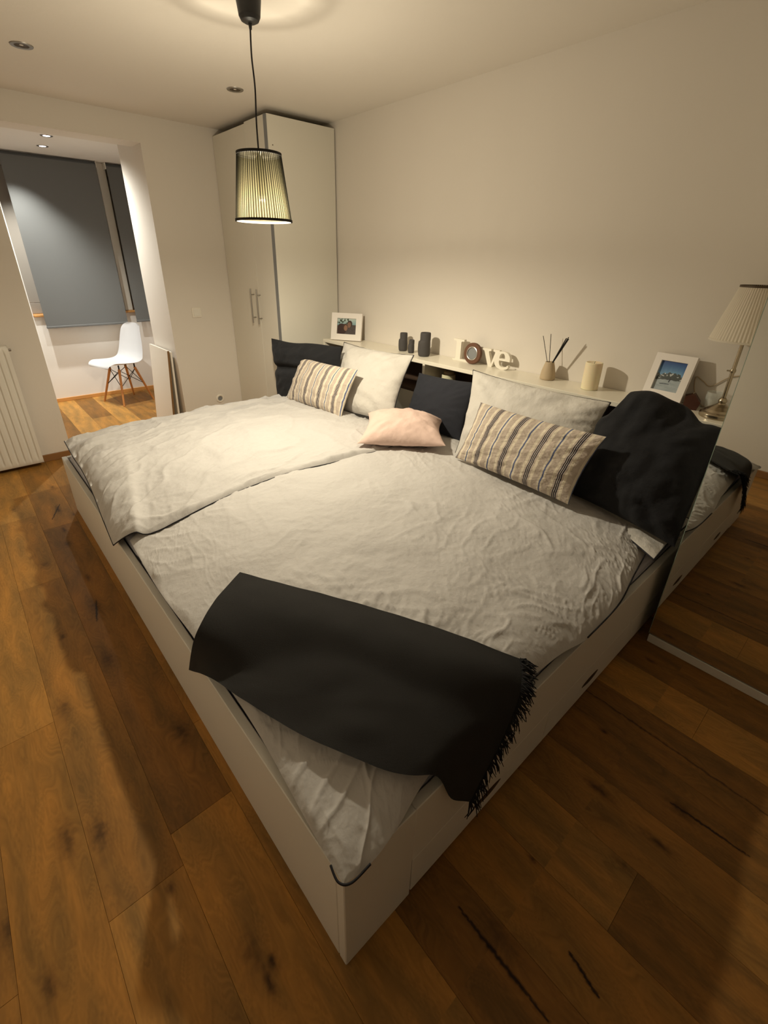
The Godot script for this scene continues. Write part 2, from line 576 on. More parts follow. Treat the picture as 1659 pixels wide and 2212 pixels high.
func duvet(called: String, label: String, L: Array, R: Array, A: Array, Bb: Array, nu: int, nv: int, bulge, wrinkle, thick: float, pipe_edges: Array) -> Node3D:
	var t := thing(called, label, "duvet")
	var top := PackedVector3Array()
	var low := PackedVector3Array()
	for j in nv:
		for i in nu:
			var u := 0.5 - 0.5 * cos(PI * i / (nu - 1))
			var v := 0.5 - 0.5 * cos(PI * j / (nv - 1))
			u = lerpf(u, float(i) / (nu - 1), 0.6)
			v = lerpf(v, float(j) / (nv - 1), 0.6)
			var p := coons(L, R, A, Bb, u, v)
			var edge := minf(minf(u, 1.0 - u), minf(v, 1.0 - v))
			low.append(p - Vector3(0, thick * smoothstep(0.0, 0.02, edge), 0))
			var b: float = bulge.call(u, v)
			var w: Vector3 = wrinkle.call(p, u, v)
			top.append(p + Vector3(0, b, 0) + w * smoothstep(0.0, 0.03, edge))
	for k in top.size():
		var p := top[k]
		var gx := int((p.x + 3.0) / 0.02)
		var gz := int(p.z / 0.02)
		if gx >= 0 and gx < 160 and gz >= 0 and gz < 125:
			hmap[gz * 160 + gx] = maxf(hmap[gz * 160 + gx], p.y)
	part("cover", join([grid(top, nu, nv, false, PackedVector2Array(), false), grid(low, nu, nv, false, PackedVector2Array(), true)]), M.duvet, t)
	for e in pipe_edges:
		var path := PackedVector3Array()
		for k in e[1].size(): path.append(e[1][k])
		part("piping", join([gtube(curve(Array(path), 90), 0.0025, -1.0, 6)]), M.piping, t, "dark piped edge")
	return t

func bed_y(x: float, z: float) -> float:
	var gx := int((x + 3.0) / 0.02)
	var gz := int(z / 0.02)
	var y := 0.0
	for a in range(-1, 2):
		for b in range(-1, 2):
			var i := gx + a
			var j := gz + b
			if i >= 0 and i < 160 and j >= 0 and j < 125: y = maxf(y, hmap[j * 160 + i])
	return y

# ------------------------------------------------------------------ the scene
func _ready() -> void:
	rng.seed = 11
	hmap.resize(160 * 125)
	# --- camera, sky, exposure
	var cam := Camera3D.new()
	cam.name = "camera"
	var right := Vector3(0.65961396, 0.01553674, -0.75144397)
	var up := Vector3(-0.33380459, 0.90183025, -0.27436598)
	cam.transform = Transform3D(Basis(right, up, right.cross(up)).orthonormalized(), Vector3(0.3915, 1.4767, 2.5422))
	var near := 0.05
	cam.set_frustum(near * 2212.0 / 994.04, Vector2(14.5, -66.0) * near / 994.04, near, 60.0)
	add_child(cam)
	cam.current = true
	var env := Environment.new()
	env.background_mode = Environment.BG_COLOR
	env.background_color = rgb(6, 7, 10)
	env.tonemap_mode = Environment.TONE_MAPPER_LINEAR
	env.tonemap_exposure = 1.06
	env.sdfgi_enabled = true
	env.ssao_enabled = true
	env.ssil_enabled = true
	var we := WorldEnvironment.new()
	we.name = "environment"
	we.environment = env
	add_child(we)

	make_materials()
	room()
	alcove()
	pendant(Vector3(-1.740, 0, 1.355))
	ceiling_lights()
	bed()
	bedding()
	wardrobe()
	mirrored_wardrobe()
	headboard()
	shelf_things()
	left_wall_things()
	alcove_things()

func room() -> void:
	# floor: screed below, boards above
	var f := struct("floor", box(Vector3(ALC - 0.1, -0.15, -0.1), Vector3(2.7, -0.0155, 3.3), 0.0), M.dark_gap, "oiled oak plank floor with dark knots running through bedroom and alcove", "floor")
	for k in ROWS:
		var z1 := 3.206 - 0.183 * k
		var z0 := z1 - 0.183
		if k == 0: z1 = 3.16
		if k == ROWS - 1: z0 = 0.0
		var x := ALC + 0.002
		var first := true
		while x < 2.58:
			var len := rng.randf_range(1.5, 2.2)
			if first: len *= rng.randf_range(0.35, 1.0)
			first = false
			var x1 := minf(x + len, 2.6)
			if k == 3:   # the joint seen beside the bed
				if x < -2.087 and x1 > -2.6: x1 = -2.087
			if k == 4 and x < -2.665 and x1 > -3.1: x1 = -2.665
			if 2.6 - x1 < 0.35: x1 = 2.6
			plank(f, x, x1, z0, z1, k)
			x = x1
	# walls, each with thickness
	struct("wall_back", box(Vector3(XL, -0.15, -0.2), Vector3(2.7, CEIL + 0.2, 0.0), 0.0), M.wall_paint, "plain warm white wall behind the headboard shelf", "wall")
	struct("wall_left", boxes([
		[Vector3(-4.42, -0.15, -0.2), Vector3(XL, CEIL + 0.2, 1.14)],
		[Vector3(-4.06, -0.15, 2.0946), Vector3(XL, CEIL + 0.2, 3.36)],
		[Vector3(-4.06, 2.234, 1.14), Vector3(XL, CEIL + 0.2, 2.0946)]], 0.0), M.wall_paint, "white wall with the wide opening into the alcove", "wall")
	struct("wall_right", box(Vector3(2.6, -0.15, -0.2), Vector3(2.8, CEIL + 0.2, 3.36), 0.0), M.wall_paint, "plain white wall at the far end of the mirrored wardrobe", "wall")
	struct("wall_front", box(Vector3(XL, -0.15, 3.16), Vector3(2.7, CEIL + 0.2, 3.36), 0.0), M.wall_paint, "plain white wall opposite the headboard, seen in the mirror", "wall")
	struct("ceiling", box(Vector3(XL, CEIL, -0.1), Vector3(2.7, CEIL + 0.2, 3.3), 0.0), M.wall_paint, "plain white bedroom ceiling above the bed", "ceiling")
	struct("baseboard_left", boxes([[Vector3(XL, 0, 2.11), Vector3(XL + 0.014, 0.056, 3.16)], [Vector3(XL, 0, 0.6), Vector3(XL + 0.014, 0.056, 1.13)]], 0.003), M.skirting_oak, "low brown wooden skirting under the radiator wall", "skirting")
	struct("baseboard_front", box(Vector3(XL, 0, 3.146), Vector3(2.6, 0.056, 3.16), 0.003), M.skirting_oak, "low brown wooden skirting along the wall opposite the headboard", "skirting")

func plank(f: Node3D, x0: float, x1: float, z0: float, z1: float, row: int) -> void:
	# a board with eased edges; its wood is taken from its own row of the picture
	var st := begin()
	var g := 0.00025
	sbox(st, Vector3(x0 + g, -0.0145, z0 + g), Vector3(x1 - g, 0.0, z1 - g), 0.0005)
	var m := done(st)
	var arr := m.surface_get_arrays(0)
	var v: PackedVector3Array = arr[Mesh.ARRAY_VERTEX]
	var uv := PackedVector2Array()
	for p in v:
		var t := clampf((z1 - p.z) / 0.183, 0.02, 0.98)
		uv.append(Vector2((p.x + 3.9) / 4.1, (row + t) / ROWS))
	arr[Mesh.ARRAY_TEX_UV] = uv
	var am := ArrayMesh.new()
	am.add_surface_from_arrays(Mesh.PRIMITIVE_TRIANGLES, arr)
	part("plank", am, M["oak_%d" % rng.randi_range(0, 5)], f)

func alcove() -> void:
	var top := 2.335
	struct("wall_alcove_right", box(Vector3(ALC - 0.3, -0.15, 0.25), Vector3(-4.42, top + 0.3, 0.45), 0.0), M.wall_white, "white side wall of the alcove beside the second blind", "wall")
	struct("wall_alcove_left", box(Vector3(ALC - 0.3, -0.15, 2.2), Vector3(-4.06, top + 0.3, 2.4), 0.0), M.wall_white, "white side wall of the alcove behind the radiator wall", "wall")
	struct("wall_alcove_window", boxes([
		[Vector3(ALC - 0.3, -0.15, 0.45), Vector3(ALC, 0.90, 2.2)],
		[Vector3(ALC - 0.3, 0.90, 1.89), Vector3(ALC, top, 2.2)],
		[Vector3(ALC - 0.3, 0.90, 0.45), Vector3(ALC, top, 0.50)]], 0.003), M.wall_white, "white window wall of the alcove below the grey blinds", "wall")
	struct("ceiling_alcove", box(Vector3(ALC - 0.3, top, 0.45), Vector3(-4.06, top + 0.3, 2.2), 0.0), M.wall_white, "white alcove ceiling with two lit spotlights", "ceiling")
	struct("baseboard_alcove", box(Vector3(ALC, 0, 0.46), Vector3(ALC + 0.012, 0.04, 2.19), 0.003), M.sill_oak, "thin oak skirting below the alcove window", "skirting")
	struct("trim_1", box(Vector3(ALC - 0.10, 0.90, 0.50), Vector3(ALC + 0.03, 0.922, 1.89), 0.004), M.sill_oak, "oak window sill just behind the grey blinds", "window sill")
	struct("trim_2", box(Vector3(ALC - 0.1, 0.922, 0.925), Vector3(ALC + 0.005, top, 1.005), 0.004), M.board_white, "white post between the two grey blinds", "post")
	# windows behind the blinds: frame and pane
	var spans := [[1.005, 1.89], [0.50, 0.925]]
	for k in 2:
		var z0: float = spans[k][0]
		var z1: float = spans[k][1]
		var fr := 0.105
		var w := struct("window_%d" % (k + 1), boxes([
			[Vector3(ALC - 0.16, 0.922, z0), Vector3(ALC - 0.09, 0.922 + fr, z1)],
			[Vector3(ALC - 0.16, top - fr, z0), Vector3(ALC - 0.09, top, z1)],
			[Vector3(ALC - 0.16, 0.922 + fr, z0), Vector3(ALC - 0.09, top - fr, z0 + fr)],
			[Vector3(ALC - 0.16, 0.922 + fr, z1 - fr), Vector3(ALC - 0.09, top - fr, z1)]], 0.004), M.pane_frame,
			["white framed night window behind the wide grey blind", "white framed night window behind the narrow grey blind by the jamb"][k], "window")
		part("pane", box(Vector3(ALC - 0.13, 0.922 + fr, z0 + fr), Vector3(ALC - 0.124, top - fr, z1 - fr), 0.0), M.glass, w)

func pendant(at: Vector3) -> void:
	var y0 := 1.629
	var y1 := 1.885
	var t := thing("pendant_lamp", "black pleated pendant lamp hanging lit over the bed on a thin cord", "pendant lamp", Vector3(at.x, CEIL, at.z))
	var top := Vector3(0.012, -0.104, 0.0)
	# ceiling canopy, a tapered black cup
	part("ceiling_canopy", join([glathe(crisp([Vector2(0.0, -0.104), Vector2(0.022, -0.103), Vector2(0.034, -0.097), Vector2(0.041, -0.084), Vector2(0.052, -0.004), Vector2(0.052, 0.0), Vector2(0.0, 0.0)], 0.002), 40, Vector3(0.012, 0, 0))]), M.black_plastic, t)
	part("strain_relief", lathe([Vector2(0.0, -0.122), Vector2(0.005, -0.122), Vector2(0.008, -0.100), Vector2(0.0, -0.1)], 16, Vector3(0.012, 0, 0)), M.black_plastic, t)
	part("cord", join([gtube(curve([top, Vector3(0.009, -0.2, 0.003), Vector3(0.006, -0.3, -0.003), Vector3(0.0, -0.42, 0.0), Vector3(0, y1 - CEIL - 0.05, 0)], 40), 0.0034)]), M.cord_black, t)
	var a := y0 - CEIL
	var b := y1 - CEIL
	# shade: glowing lining, dark pleats over it, two rims, spider and holder
	var sh := part("shade", join([glathe(PackedVector2Array([Vector2(0.1205, a), Vector2(0.1130, lerpf(a, b, 0.25)), Vector2(0.1055, lerpf(a, b, 0.5)), Vector2(0.098, lerpf(a, b, 0.75)), Vector2(0.0905, b)]), 72)]), M.shade_lining, t, "sheer lining lit from inside")
	var st := begin()
	var n := 66
	for i in n:
		var w := TAU * i / n
		var dw := TAU / n * (0.30 + 0.05 * sin(i * 2.4))
		var pts := []
		for e in [[0.1212, a], [0.0912, b]]:
			var rr: float = e[0]
			pts.append([Vector3(rr * cos(w - dw), e[1], rr * sin(w - dw)), Vector3((rr + 0.0032) * cos(w), e[1], (rr + 0.0032) * sin(w)), Vector3(rr * cos(w + dw), e[1], rr * sin(w + dw))])
		var o := Vector3(cos(w), 0, sin(w))
		quad(st, pts[0][0], pts[0][1], pts[1][1], pts[1][0], o)
		quad(st, pts[0][1], pts[0][2], pts[1][2], pts[1][1], o)
	var pl := part("pleats", done(st), M.pleat_black, sh, "black pleats over the lining")
	pl.set_meta("kind", "stuff")
	for e in [[0.1215, a - 0.001, a + 0.009], [0.0912, b - 0.008, b + 0.002]]:
		var r: float = e[0]
		part("rim", lathe([Vector2(r - 0.002, e[1]), Vector2(r + 0.0045, e[1]), Vector2(r + 0.0045, e[2]), Vector2(r - 0.002, e[2]), Vector2(r - 0.002, e[1])], 72), M.rim_black, sh, "black rim tape")
	var sp := begin()
	for i in 3:
		var w := TAU * i / 3.0 + 0.4
		sp.append_from(tube([Vector3(0.018 * cos(w), b - 0.02, 0.018 * sin(w)), Vector3(0.09 * cos(w), b - 0.004, 0.09 * sin(w))], 0.0018), 0, Transform3D.IDENTITY)
	part("spider", sp.commit(), M.steel, t)
	part("lamp_holder", lathe([Vector2(0.0, b - 0.160), Vector2(0.012, b - 0.160), Vector2(0.0185, b - 0.152), Vector2(0.019, b - 0.03), Vector2(0.010, b - 0.008), Vector2(0.0, b - 0.006)], 24), M.holder_black, t)
	part("added_top_diffuser", lathe([Vector2(0.022, b - 0.0035), Vector2(0.0900, b - 0.0035), Vector2(0.0900, b - 0.0025), Vector2(0.022, b - 0.0025)], 48), M.added_top_sheer, t, "added unseen sheer cover that dims the lamp light on the ceiling")  # added unseen disc, softens the bright ring on the ceiling
	var by := b - 0.222
	var bulb := []
	for i in 16:
		var w := -PI / 2.0 + (PI / 2.0 + 0.85) * i / 15.0
		bulb.append(Vector2(maxf(0.030 * cos(w), 0.0), by + 0.030 * sin(w)))
	bulb.append_array([Vector2(0.0155, by + 0.036), Vector2(0.0135, by + 0.050), Vector2(0.0135, by + 0.066), Vector2(0.0, by + 0.0665)])
	part("bulb", join([glathe(PackedVector2Array(bulb), 28)]), M.bulb_glow, t, "glowing bulb")
	var l := OmniLight3D.new()
	l.name = "pendant_light"
	l.light_color = Color(1.0, 0.95, 0.84)
	l.light_energy = 1.8
	l.light_size = 0.030
	l.omni_range = 9.0
	l.omni_attenuation = 2.0
	l.shadow_enabled = true
	l.position = Vector3(0, by, 0)
	t.add_child(l)

func ceiling_lights() -> void:
	# two unlit downlights let into the ceiling, two lit spots in the alcove
	var off := [[Vector3(-2.99, CEIL, 1.913), "unlit recessed downlight in the ceiling at the left edge of the photo"], [Vector3(-2.856, CEIL, 0.861), "unlit recessed downlight in the ceiling between pendant and wardrobe"]]
	for q in off:
		var t := thing("recessed_downlight", q[1], "downlight", q[0], 0.0, "ceiling downlights that are off")
		part("ring", lathe([Vector2(0.032, 0.004), Vector2(0.032, -0.003), Vector2(0.048, -0.004), Vector2(0.0505, 0.0), Vector2(0.0505, 0.004)], 40), M.steel, t)
		part("lens", lathe([Vector2(0.0, 0.0005), Vector2(0.018, -0.0005), Vector2(0.031, -0.002), Vector2(0.031, 0.002)], 32), M.handle_dark, t)
	var on := [[Vector3(-4.72, 2.335, 1.571), "lit alcove spotlight nearer to the bedroom", 3.3, Vector3(-4.42, 0.5, 1.14), 62.0], [Vector3(-5.20, 2.335, 1.528), "lit alcove spotlight nearer to the grey blind", 1.1, Vector3(-5.2, 0.0, 1.4), 44.0], [Vector3(-5.22, 2.335, 1.88), "lit alcove spotlight hidden behind the left wall of the opening", 3.2, Vector3(-5.615, 1.45, 1.72), 34.0]]
	for q in on:
		var t := thing("alcove_spotlight", q[1], "spotlight", q[0], 0.0, "lit spotlights in the alcove ceiling")
		part("ring", lathe([Vector2(0.026, 0.004), Vector2(0.026, -0.003), Vector2(0.042, -0.004), Vector2(0.045, 0.0), Vector2(0.045, 0.004)], 40), M.steel, t)
		part("lamp_face", lathe([Vector2(0.0, -0.003), Vector2(0.024, -0.003), Vector2(0.024, 0.002)], 32), M.spot_glow, t, "glowing lamp face")
		var l := SpotLight3D.new()
		l.name = "spot_light"
		l.light_color = Color(0.99, 0.985, 0.95)
		l.light_energy = q[2]
		l.spot_angle = q[4]
		l.spot_angle_attenuation = 1.0
		l.light_size = 0.02
		l.spot_range = 6.0
		l.spot_attenuation = 2.0
		l.shadow_enabled = true
		l.position = Vector3(0, -0.008, 0)
		t.add_child(l)
		var dir: Vector3 = (q[3] - q[0]).normalized()
		l.basis = Basis.looking_at(dir, Vector3.RIGHT if absf(dir.y) > 0.9 else Vector3.UP)

func bed() -> void:
	var t := thing("bed_frame", "wide white bed frame with drawers standing on the oak floor", "bed", Vector3(-BW / 2.0, 0, 1.25))
	var o := Vector3(BW / 2.0, 0, -1.25)
	var th := 0.026
	part("foot_board", box(Vector3(-BW, 0.0, BL - th) + o, Vector3(-th - 0.0005, BH, BL) + o, 0.0022), M.bed_white, t)
	# right side: upper rail, end panel to the floor, two drawer fronts below
	part("side_board", box(Vector3(-th, 0.155, SD) + o, Vector3(0, BH, 2.057) + o, 0.0022), M.bed_white, t)
	part("end_panel", box(Vector3(-th, 0.0, 2.0571) + o, Vector3(0, BH, BL) + o, 0.0022), M.bed_white, t)
	part("side_board", box(Vector3(-BW, 0.0, SD) + o, Vector3(-BW + th, BH, BL - th - 0.0005) + o, 0.0022), M.bed_white, t)
	for k in 3:
		var za := 2.056 - 0.635 * (k + 1)
		var zb := 2.056 - 0.635 * k - 0.001
		za = maxf(za, SD)
		var d := part("drawer", box(Vector3(-th, 0.012, za) + o, Vector3(0, 0.1545, zb) + o, 0.0015), M.bed_white, t)
		if k < 2:
			var zc := (za + zb) / 2.0
			# finger slot: a lens-shaped dark cup with a lip
			var pts := PackedVector3Array()
			var nn := 20
			for j in nn + 1:
				var s := 2.0 * j / nn - 1.0
				var hh := 0.0125 * sqrt(maxf(0.0, 1.0 - s * s))
				for e in [[-1.0, 0.0], [-0.6, 0.003], [0.0, 0.0042], [0.6, 0.003], [1.0, 0.0]]:
					pts.append(Vector3(0.0003 + e[1] * (1.0 - s * s), 0.071 + e[0] * hh, zc + s * 0.066) + o)
			part("handle", join([grid(pts, 5, nn + 1, false, PackedVector2Array(), false)]), M.handle_dark, d, "dark lens-shaped drawer pull")
	part("slat_base", box(Vector3(-BW + th, 0.13, SD + 0.01) + o, Vector3(-th, 0.158, BL - th) + o, 0.0), M.raw_board, t)
	for k in 2:
		var xa := -BW + 0.035 if k == 0 else -1.41
		var xb := -1.42 if k == 0 else -0.034
		var mt := thing("mattress", ["pale grey mattress under the left duvet", "pale grey mattress showing between the right duvet and the drawer side"][k], "mattress", Vector3((xa + xb) / 2.0, 0.159, 1.25))
		var hw := (xb - xa) / 2.0
		var pr := []
		for e in [[-1, -1], [1, -1], [1, 1], [-1, 1]]: pr.append(Vector3(e[0] * hw, 0, e[1] * 0.978))
		part("body", rounded_slab(hw, 0.978, 0.0, 0.234, 0.035), M.mattress, mt)
		part("seam", join([gtube(slab_loop(hw, 0.978, 0.200, 0.034), 0.004, -1.0, 6, true)]), M.mattress, mt)

func slab_loop(hx: float, hz: float, y: float, r: float) -> PackedVector3Array:
	var p := PackedVector3Array()
	for q in [[1, 1, 0.0], [-1, 1, PI / 2], [-1, -1, PI], [1, -1, 3 * PI / 2]]:
		for k in 7:
			var a: float = q[2] + PI / 2 * k / 6.0
			p.append(Vector3(q[0] * (hx - r) + r * cos(a), y, q[1] * (hz - r) + r * sin(a)))
	return p

func rounded_slab(hx: float, hz: float, y0: float, y1: float, r: float) -> ArrayMesh:
	var pts := PackedVector3Array()
	var rings := [[y0, r * 1.4, 0.9], [y0, 0.008, 0.0], [y0 + 0.01, 0.0, 0.0], [y1 - r, 0.0, 0.0]]
	for k in 7:
		var a := PI / 2.0 * k / 6.0
		rings.append([y1 - r + r * sin(a), r * (1.0 - cos(a)), 0.0])
	rings.append([y1 + 0.002, hx * 0.6, 0.0])
	rings.append([y1 + 0.002, hx * 0.96, 0.0])
	var n := 28
	for g in rings:
		var ins: float = g[1]
		var lp := slab_loop(maxf(hx - ins, 0.01), maxf(hz - ins, 0.01), g[0], maxf(0.005, minf(r, hx - ins) * 0.9))
		pts.append_array(lp)
	return join([grid(pts, n, rings.size(), true)])

func bedding() -> void:
	var n1 := FastNoiseLite.new()
	n1.seed = 31; n1.frequency = 1.0; n1.fractal_octaves = 1
	var n2 := FastNoiseLite.new()
	n2.seed = 77; n2.frequency = 1.0; n2.fractal_octaves = 2
	var V := func(a: Array) -> Array:
		var r := []
		for p in a: r.append(Vector3(p[0], p[1], p[2]))
		return r
	# --- right duvet, crumpled, lies first
	var L: Array = V.call([[-1.52, 0.44, 0.32], [-1.54, 0.455, 1.0], [-1.53, 0.45, 1.8], [-1.49, 0.415, 2.235]])
	var R: Array = V.call([[-0.06, 0.42, 0.30], [-0.055, 0.425, 0.64], [-0.022, 0.42, 0.86], [0.006, 0.398, 1.05], [0.008, 0.39, 1.28], [-0.006, 0.415, 1.45], [-0.018, 0.42, 1.72], [-0.020, 0.41, 1.98], [0.004, 0.385, 2.12], [0.012, 0.372, 2.20], [0.002, 0.366, 2.266]])
	var A: Array = V.call([[-1.52, 0.44, 0.32], [-1.0, 0.46, 0.32], [-0.5, 0.45, 0.31], [-0.06, 0.42, 0.30]])
	var Bb: Array = V.call([[-1.49, 0.415, 2.235], [-1.1, 0.408, 2.250], [-0.75, 0.405, 2.243], [-0.4, 0.396, 2.244], [-0.12, 0.378, 2.262], [0.002, 0.366, 2.266]])
	var bulge2 := func(u: float, v: float) -> float:
		var a := 1.0 - pow(absf(clampf(2.0 * u - 1.0, 0.0, 1.0)), 4.5)
		var b := 1.0 - pow(absf(2.0 * v - 1.0), 8.0)
		return 0.060 * a * b * (1.0 - 0.5 * smoothstep(0.66, 0.96, v))
	var wr2 := func(p: Vector3, u: float, v: float) -> Vector3:
		# creases: families of long sharp ridges, each in its own direction and its own patches
		var wx := p.x + 0.07 * n2.get_noise_2d(p.x * 2.1, p.z * 2.1)
		var wz := p.z + 0.07 * n2.get_noise_2d(p.x * 2.3 + 40.0, p.z * 2.3)
		var a := 0.009 * n2.get_noise_2d(p.x * 3.0 + 3.0, p.z * 3.0)
		for f in [[0.35, 1.6, 7.5, 0.0085, 3.0], [-0.75, 1.9, 8.0, 0.008, 3.0], [1.25, 2.0, 8.5, 0.007, 3.0], [0.1, 3.5, 17.0, 0.0046, 3.0], [-0.5, 4.0, 19.0, 0.0044, 3.0], [0.85, 4.2, 18.0, 0.0042, 3.0], [2.1, 4.0, 19.0, 0.004, 3.0], [-0.2, 8.0, 27.0, 0.0021, 2.0], [1.0, 8.0, 27.0, 0.002, 2.0]]:
			var al: float = (wx * cos(f[0]) + wz * sin(f[0])) * f[1]
			var ac: float = (wz * cos(f[0]) - wx * sin(f[0])) * f[2]
			var m := smoothstep(-0.12, 0.42, n2.get_noise_2d(p.x * 1.9 + f[2] * 5.0, p.z * 1.9 + f[0] * 20.0))
			var rdg := maxf(0.0, 1.0 - absf(n1.get_noise_2d(al + f[0] * 30.0, ac + f[2])) * 2.3)
			a += 0.82 * f[3] * m * pow(rdg, f[4]) * lerpf(0.55, 0.95, smoothstep(0.3, 0.9, u))
		return Vector3(0, a, 0)
	duvet("duvet", "crumpled white duvet with dark piping on the right half of the bed", L, R, A, Bb, 220, 280, bulge2, wr2, 0.004,
		[["right", V.call([[-0.055, 0.427, 0.60], [-0.055, 0.427, 0.64], [-0.022, 0.422, 0.86], [0.006, 0.400, 1.05], [0.008, 0.392, 1.28]])], ["corner", V.call([[0.013, 0.374, 2.205], [0.010, 0.367, 2.252], [-0.008, 0.366, 2.271], [-0.04, 0.370, 2.267]])]])
	# --- left duvet, smoother, overlaps the right one; its corner hangs over the foot board
	L = V.call([[-2.87, 0.45, 0.55], [-2.885, 0.455, 1.1], [-2.88, 0.45, 1.7], [-2.845, 0.455, 2.225]])
	R = V.call([[-1.40, 0.50, 0.50], [-1.40, 0.520, 0.8], [-1.415, 0.52, 1.04], [-1.458, 0.518, 1.55], [-1.412, 0.52, 1.99], [-1.43, 0.495, 2.16], [-1.50, 0.43, 2.255], [-1.58, 0.366, 2.285]])
	var dense := []
	for k in 41:
		var p := spline(R, k / 40.0)
		var y := bed_y(p.x, p.z)
		if y > 0.3 and p.z < 2.2: p.y = y - 0.004
		dense.append(p)
	for k in range(1, 40): dense[k].y = (dense[k - 1].y + dense[k].y * 2.0 + dense[k + 1].y) / 4.0
	R = dense
	A = V.call([[-2.87, 0.45, 0.55], [-2.4, 0.46, 0.55], [-1.9, 0.47, 0.52], [R[0].x, R[0].y, R[0].z]])
	Bb = V.call([[-2.845, 0.455, 2.225], [-2.55, 0.45, 2.235], [-2.3, 0.445, 2.238], [-2.05, 0.425, 2.25], [-1.8, 0.395, 2.27], [-1.58, 0.366, 2.285]])
	var bulge1 := func(u: float, v: float) -> float:
		var a := 1.0 - pow(absf(clampf(1.0 - 2.0 * u, 0.0, 1.0)), 6.0)
		var b := 1.0 - pow(absf(2.0 * v - 1.0), 7.0)
		return 0.075 * a * b * (1.0 - 0.72 * smoothstep(0.55, 1.0, u)) * sqrt(1.0 - smoothstep(0.965, 1.0, u))
	var wr1 := func(p: Vector3, u: float, v: float) -> Vector3:
		var wx := p.x + 0.07 * n2.get_noise_2d(p.x * 1.9 + 60.0, p.z * 1.9)
		var wz := p.z + 0.07 * n2.get_noise_2d(p.x * 1.7 + 90.0, p.z * 1.7)
		var r1 := 1.0 - absf(n1.get_noise_2d(wx * 2.2 + 70.0 + wz * 1.2, wz * 2.6 - wx * 2.4)) * 2.2
		var r2 := 1.0 - absf(n1.get_noise_2d(wx * 11.0 + 33.0 + wz * 3.0, wz * 5.0)) * 2.3
		var edge := smoothstep(0.35, 0.0, minf(u, 1.0 - v))
		# pull folds at the foot and left edge
		var f := n1.get_noise_2d(wx * 13.0 + 2.0 * wz, wz * 2.2 + 50.0) * edge
		var a := 0.010 * pow(maxf(r1, 0.0), 2.5) + 0.004 * pow(maxf(r2, 0.0), 2.0) + 0.027 * f * smoothstep(0.0, 0.12, v)
		a += 0.010 * n2.get_noise_2d(p.x * 3.2 + 23.0, p.z * 3.2)
		a += 0.0016 * n1.get_noise_2d(wx * 40.0, wz * 30.0)
		return Vector3(0, a, 0)
	duvet("duvet", "smoother white duvet with dark piping on the left half of the bed", L, R, A, Bb, 170, 190, bulge1, wr1, 0.004,
		[["right", R], ["foot", Bb]])

	pillows()
	throw_blanket()

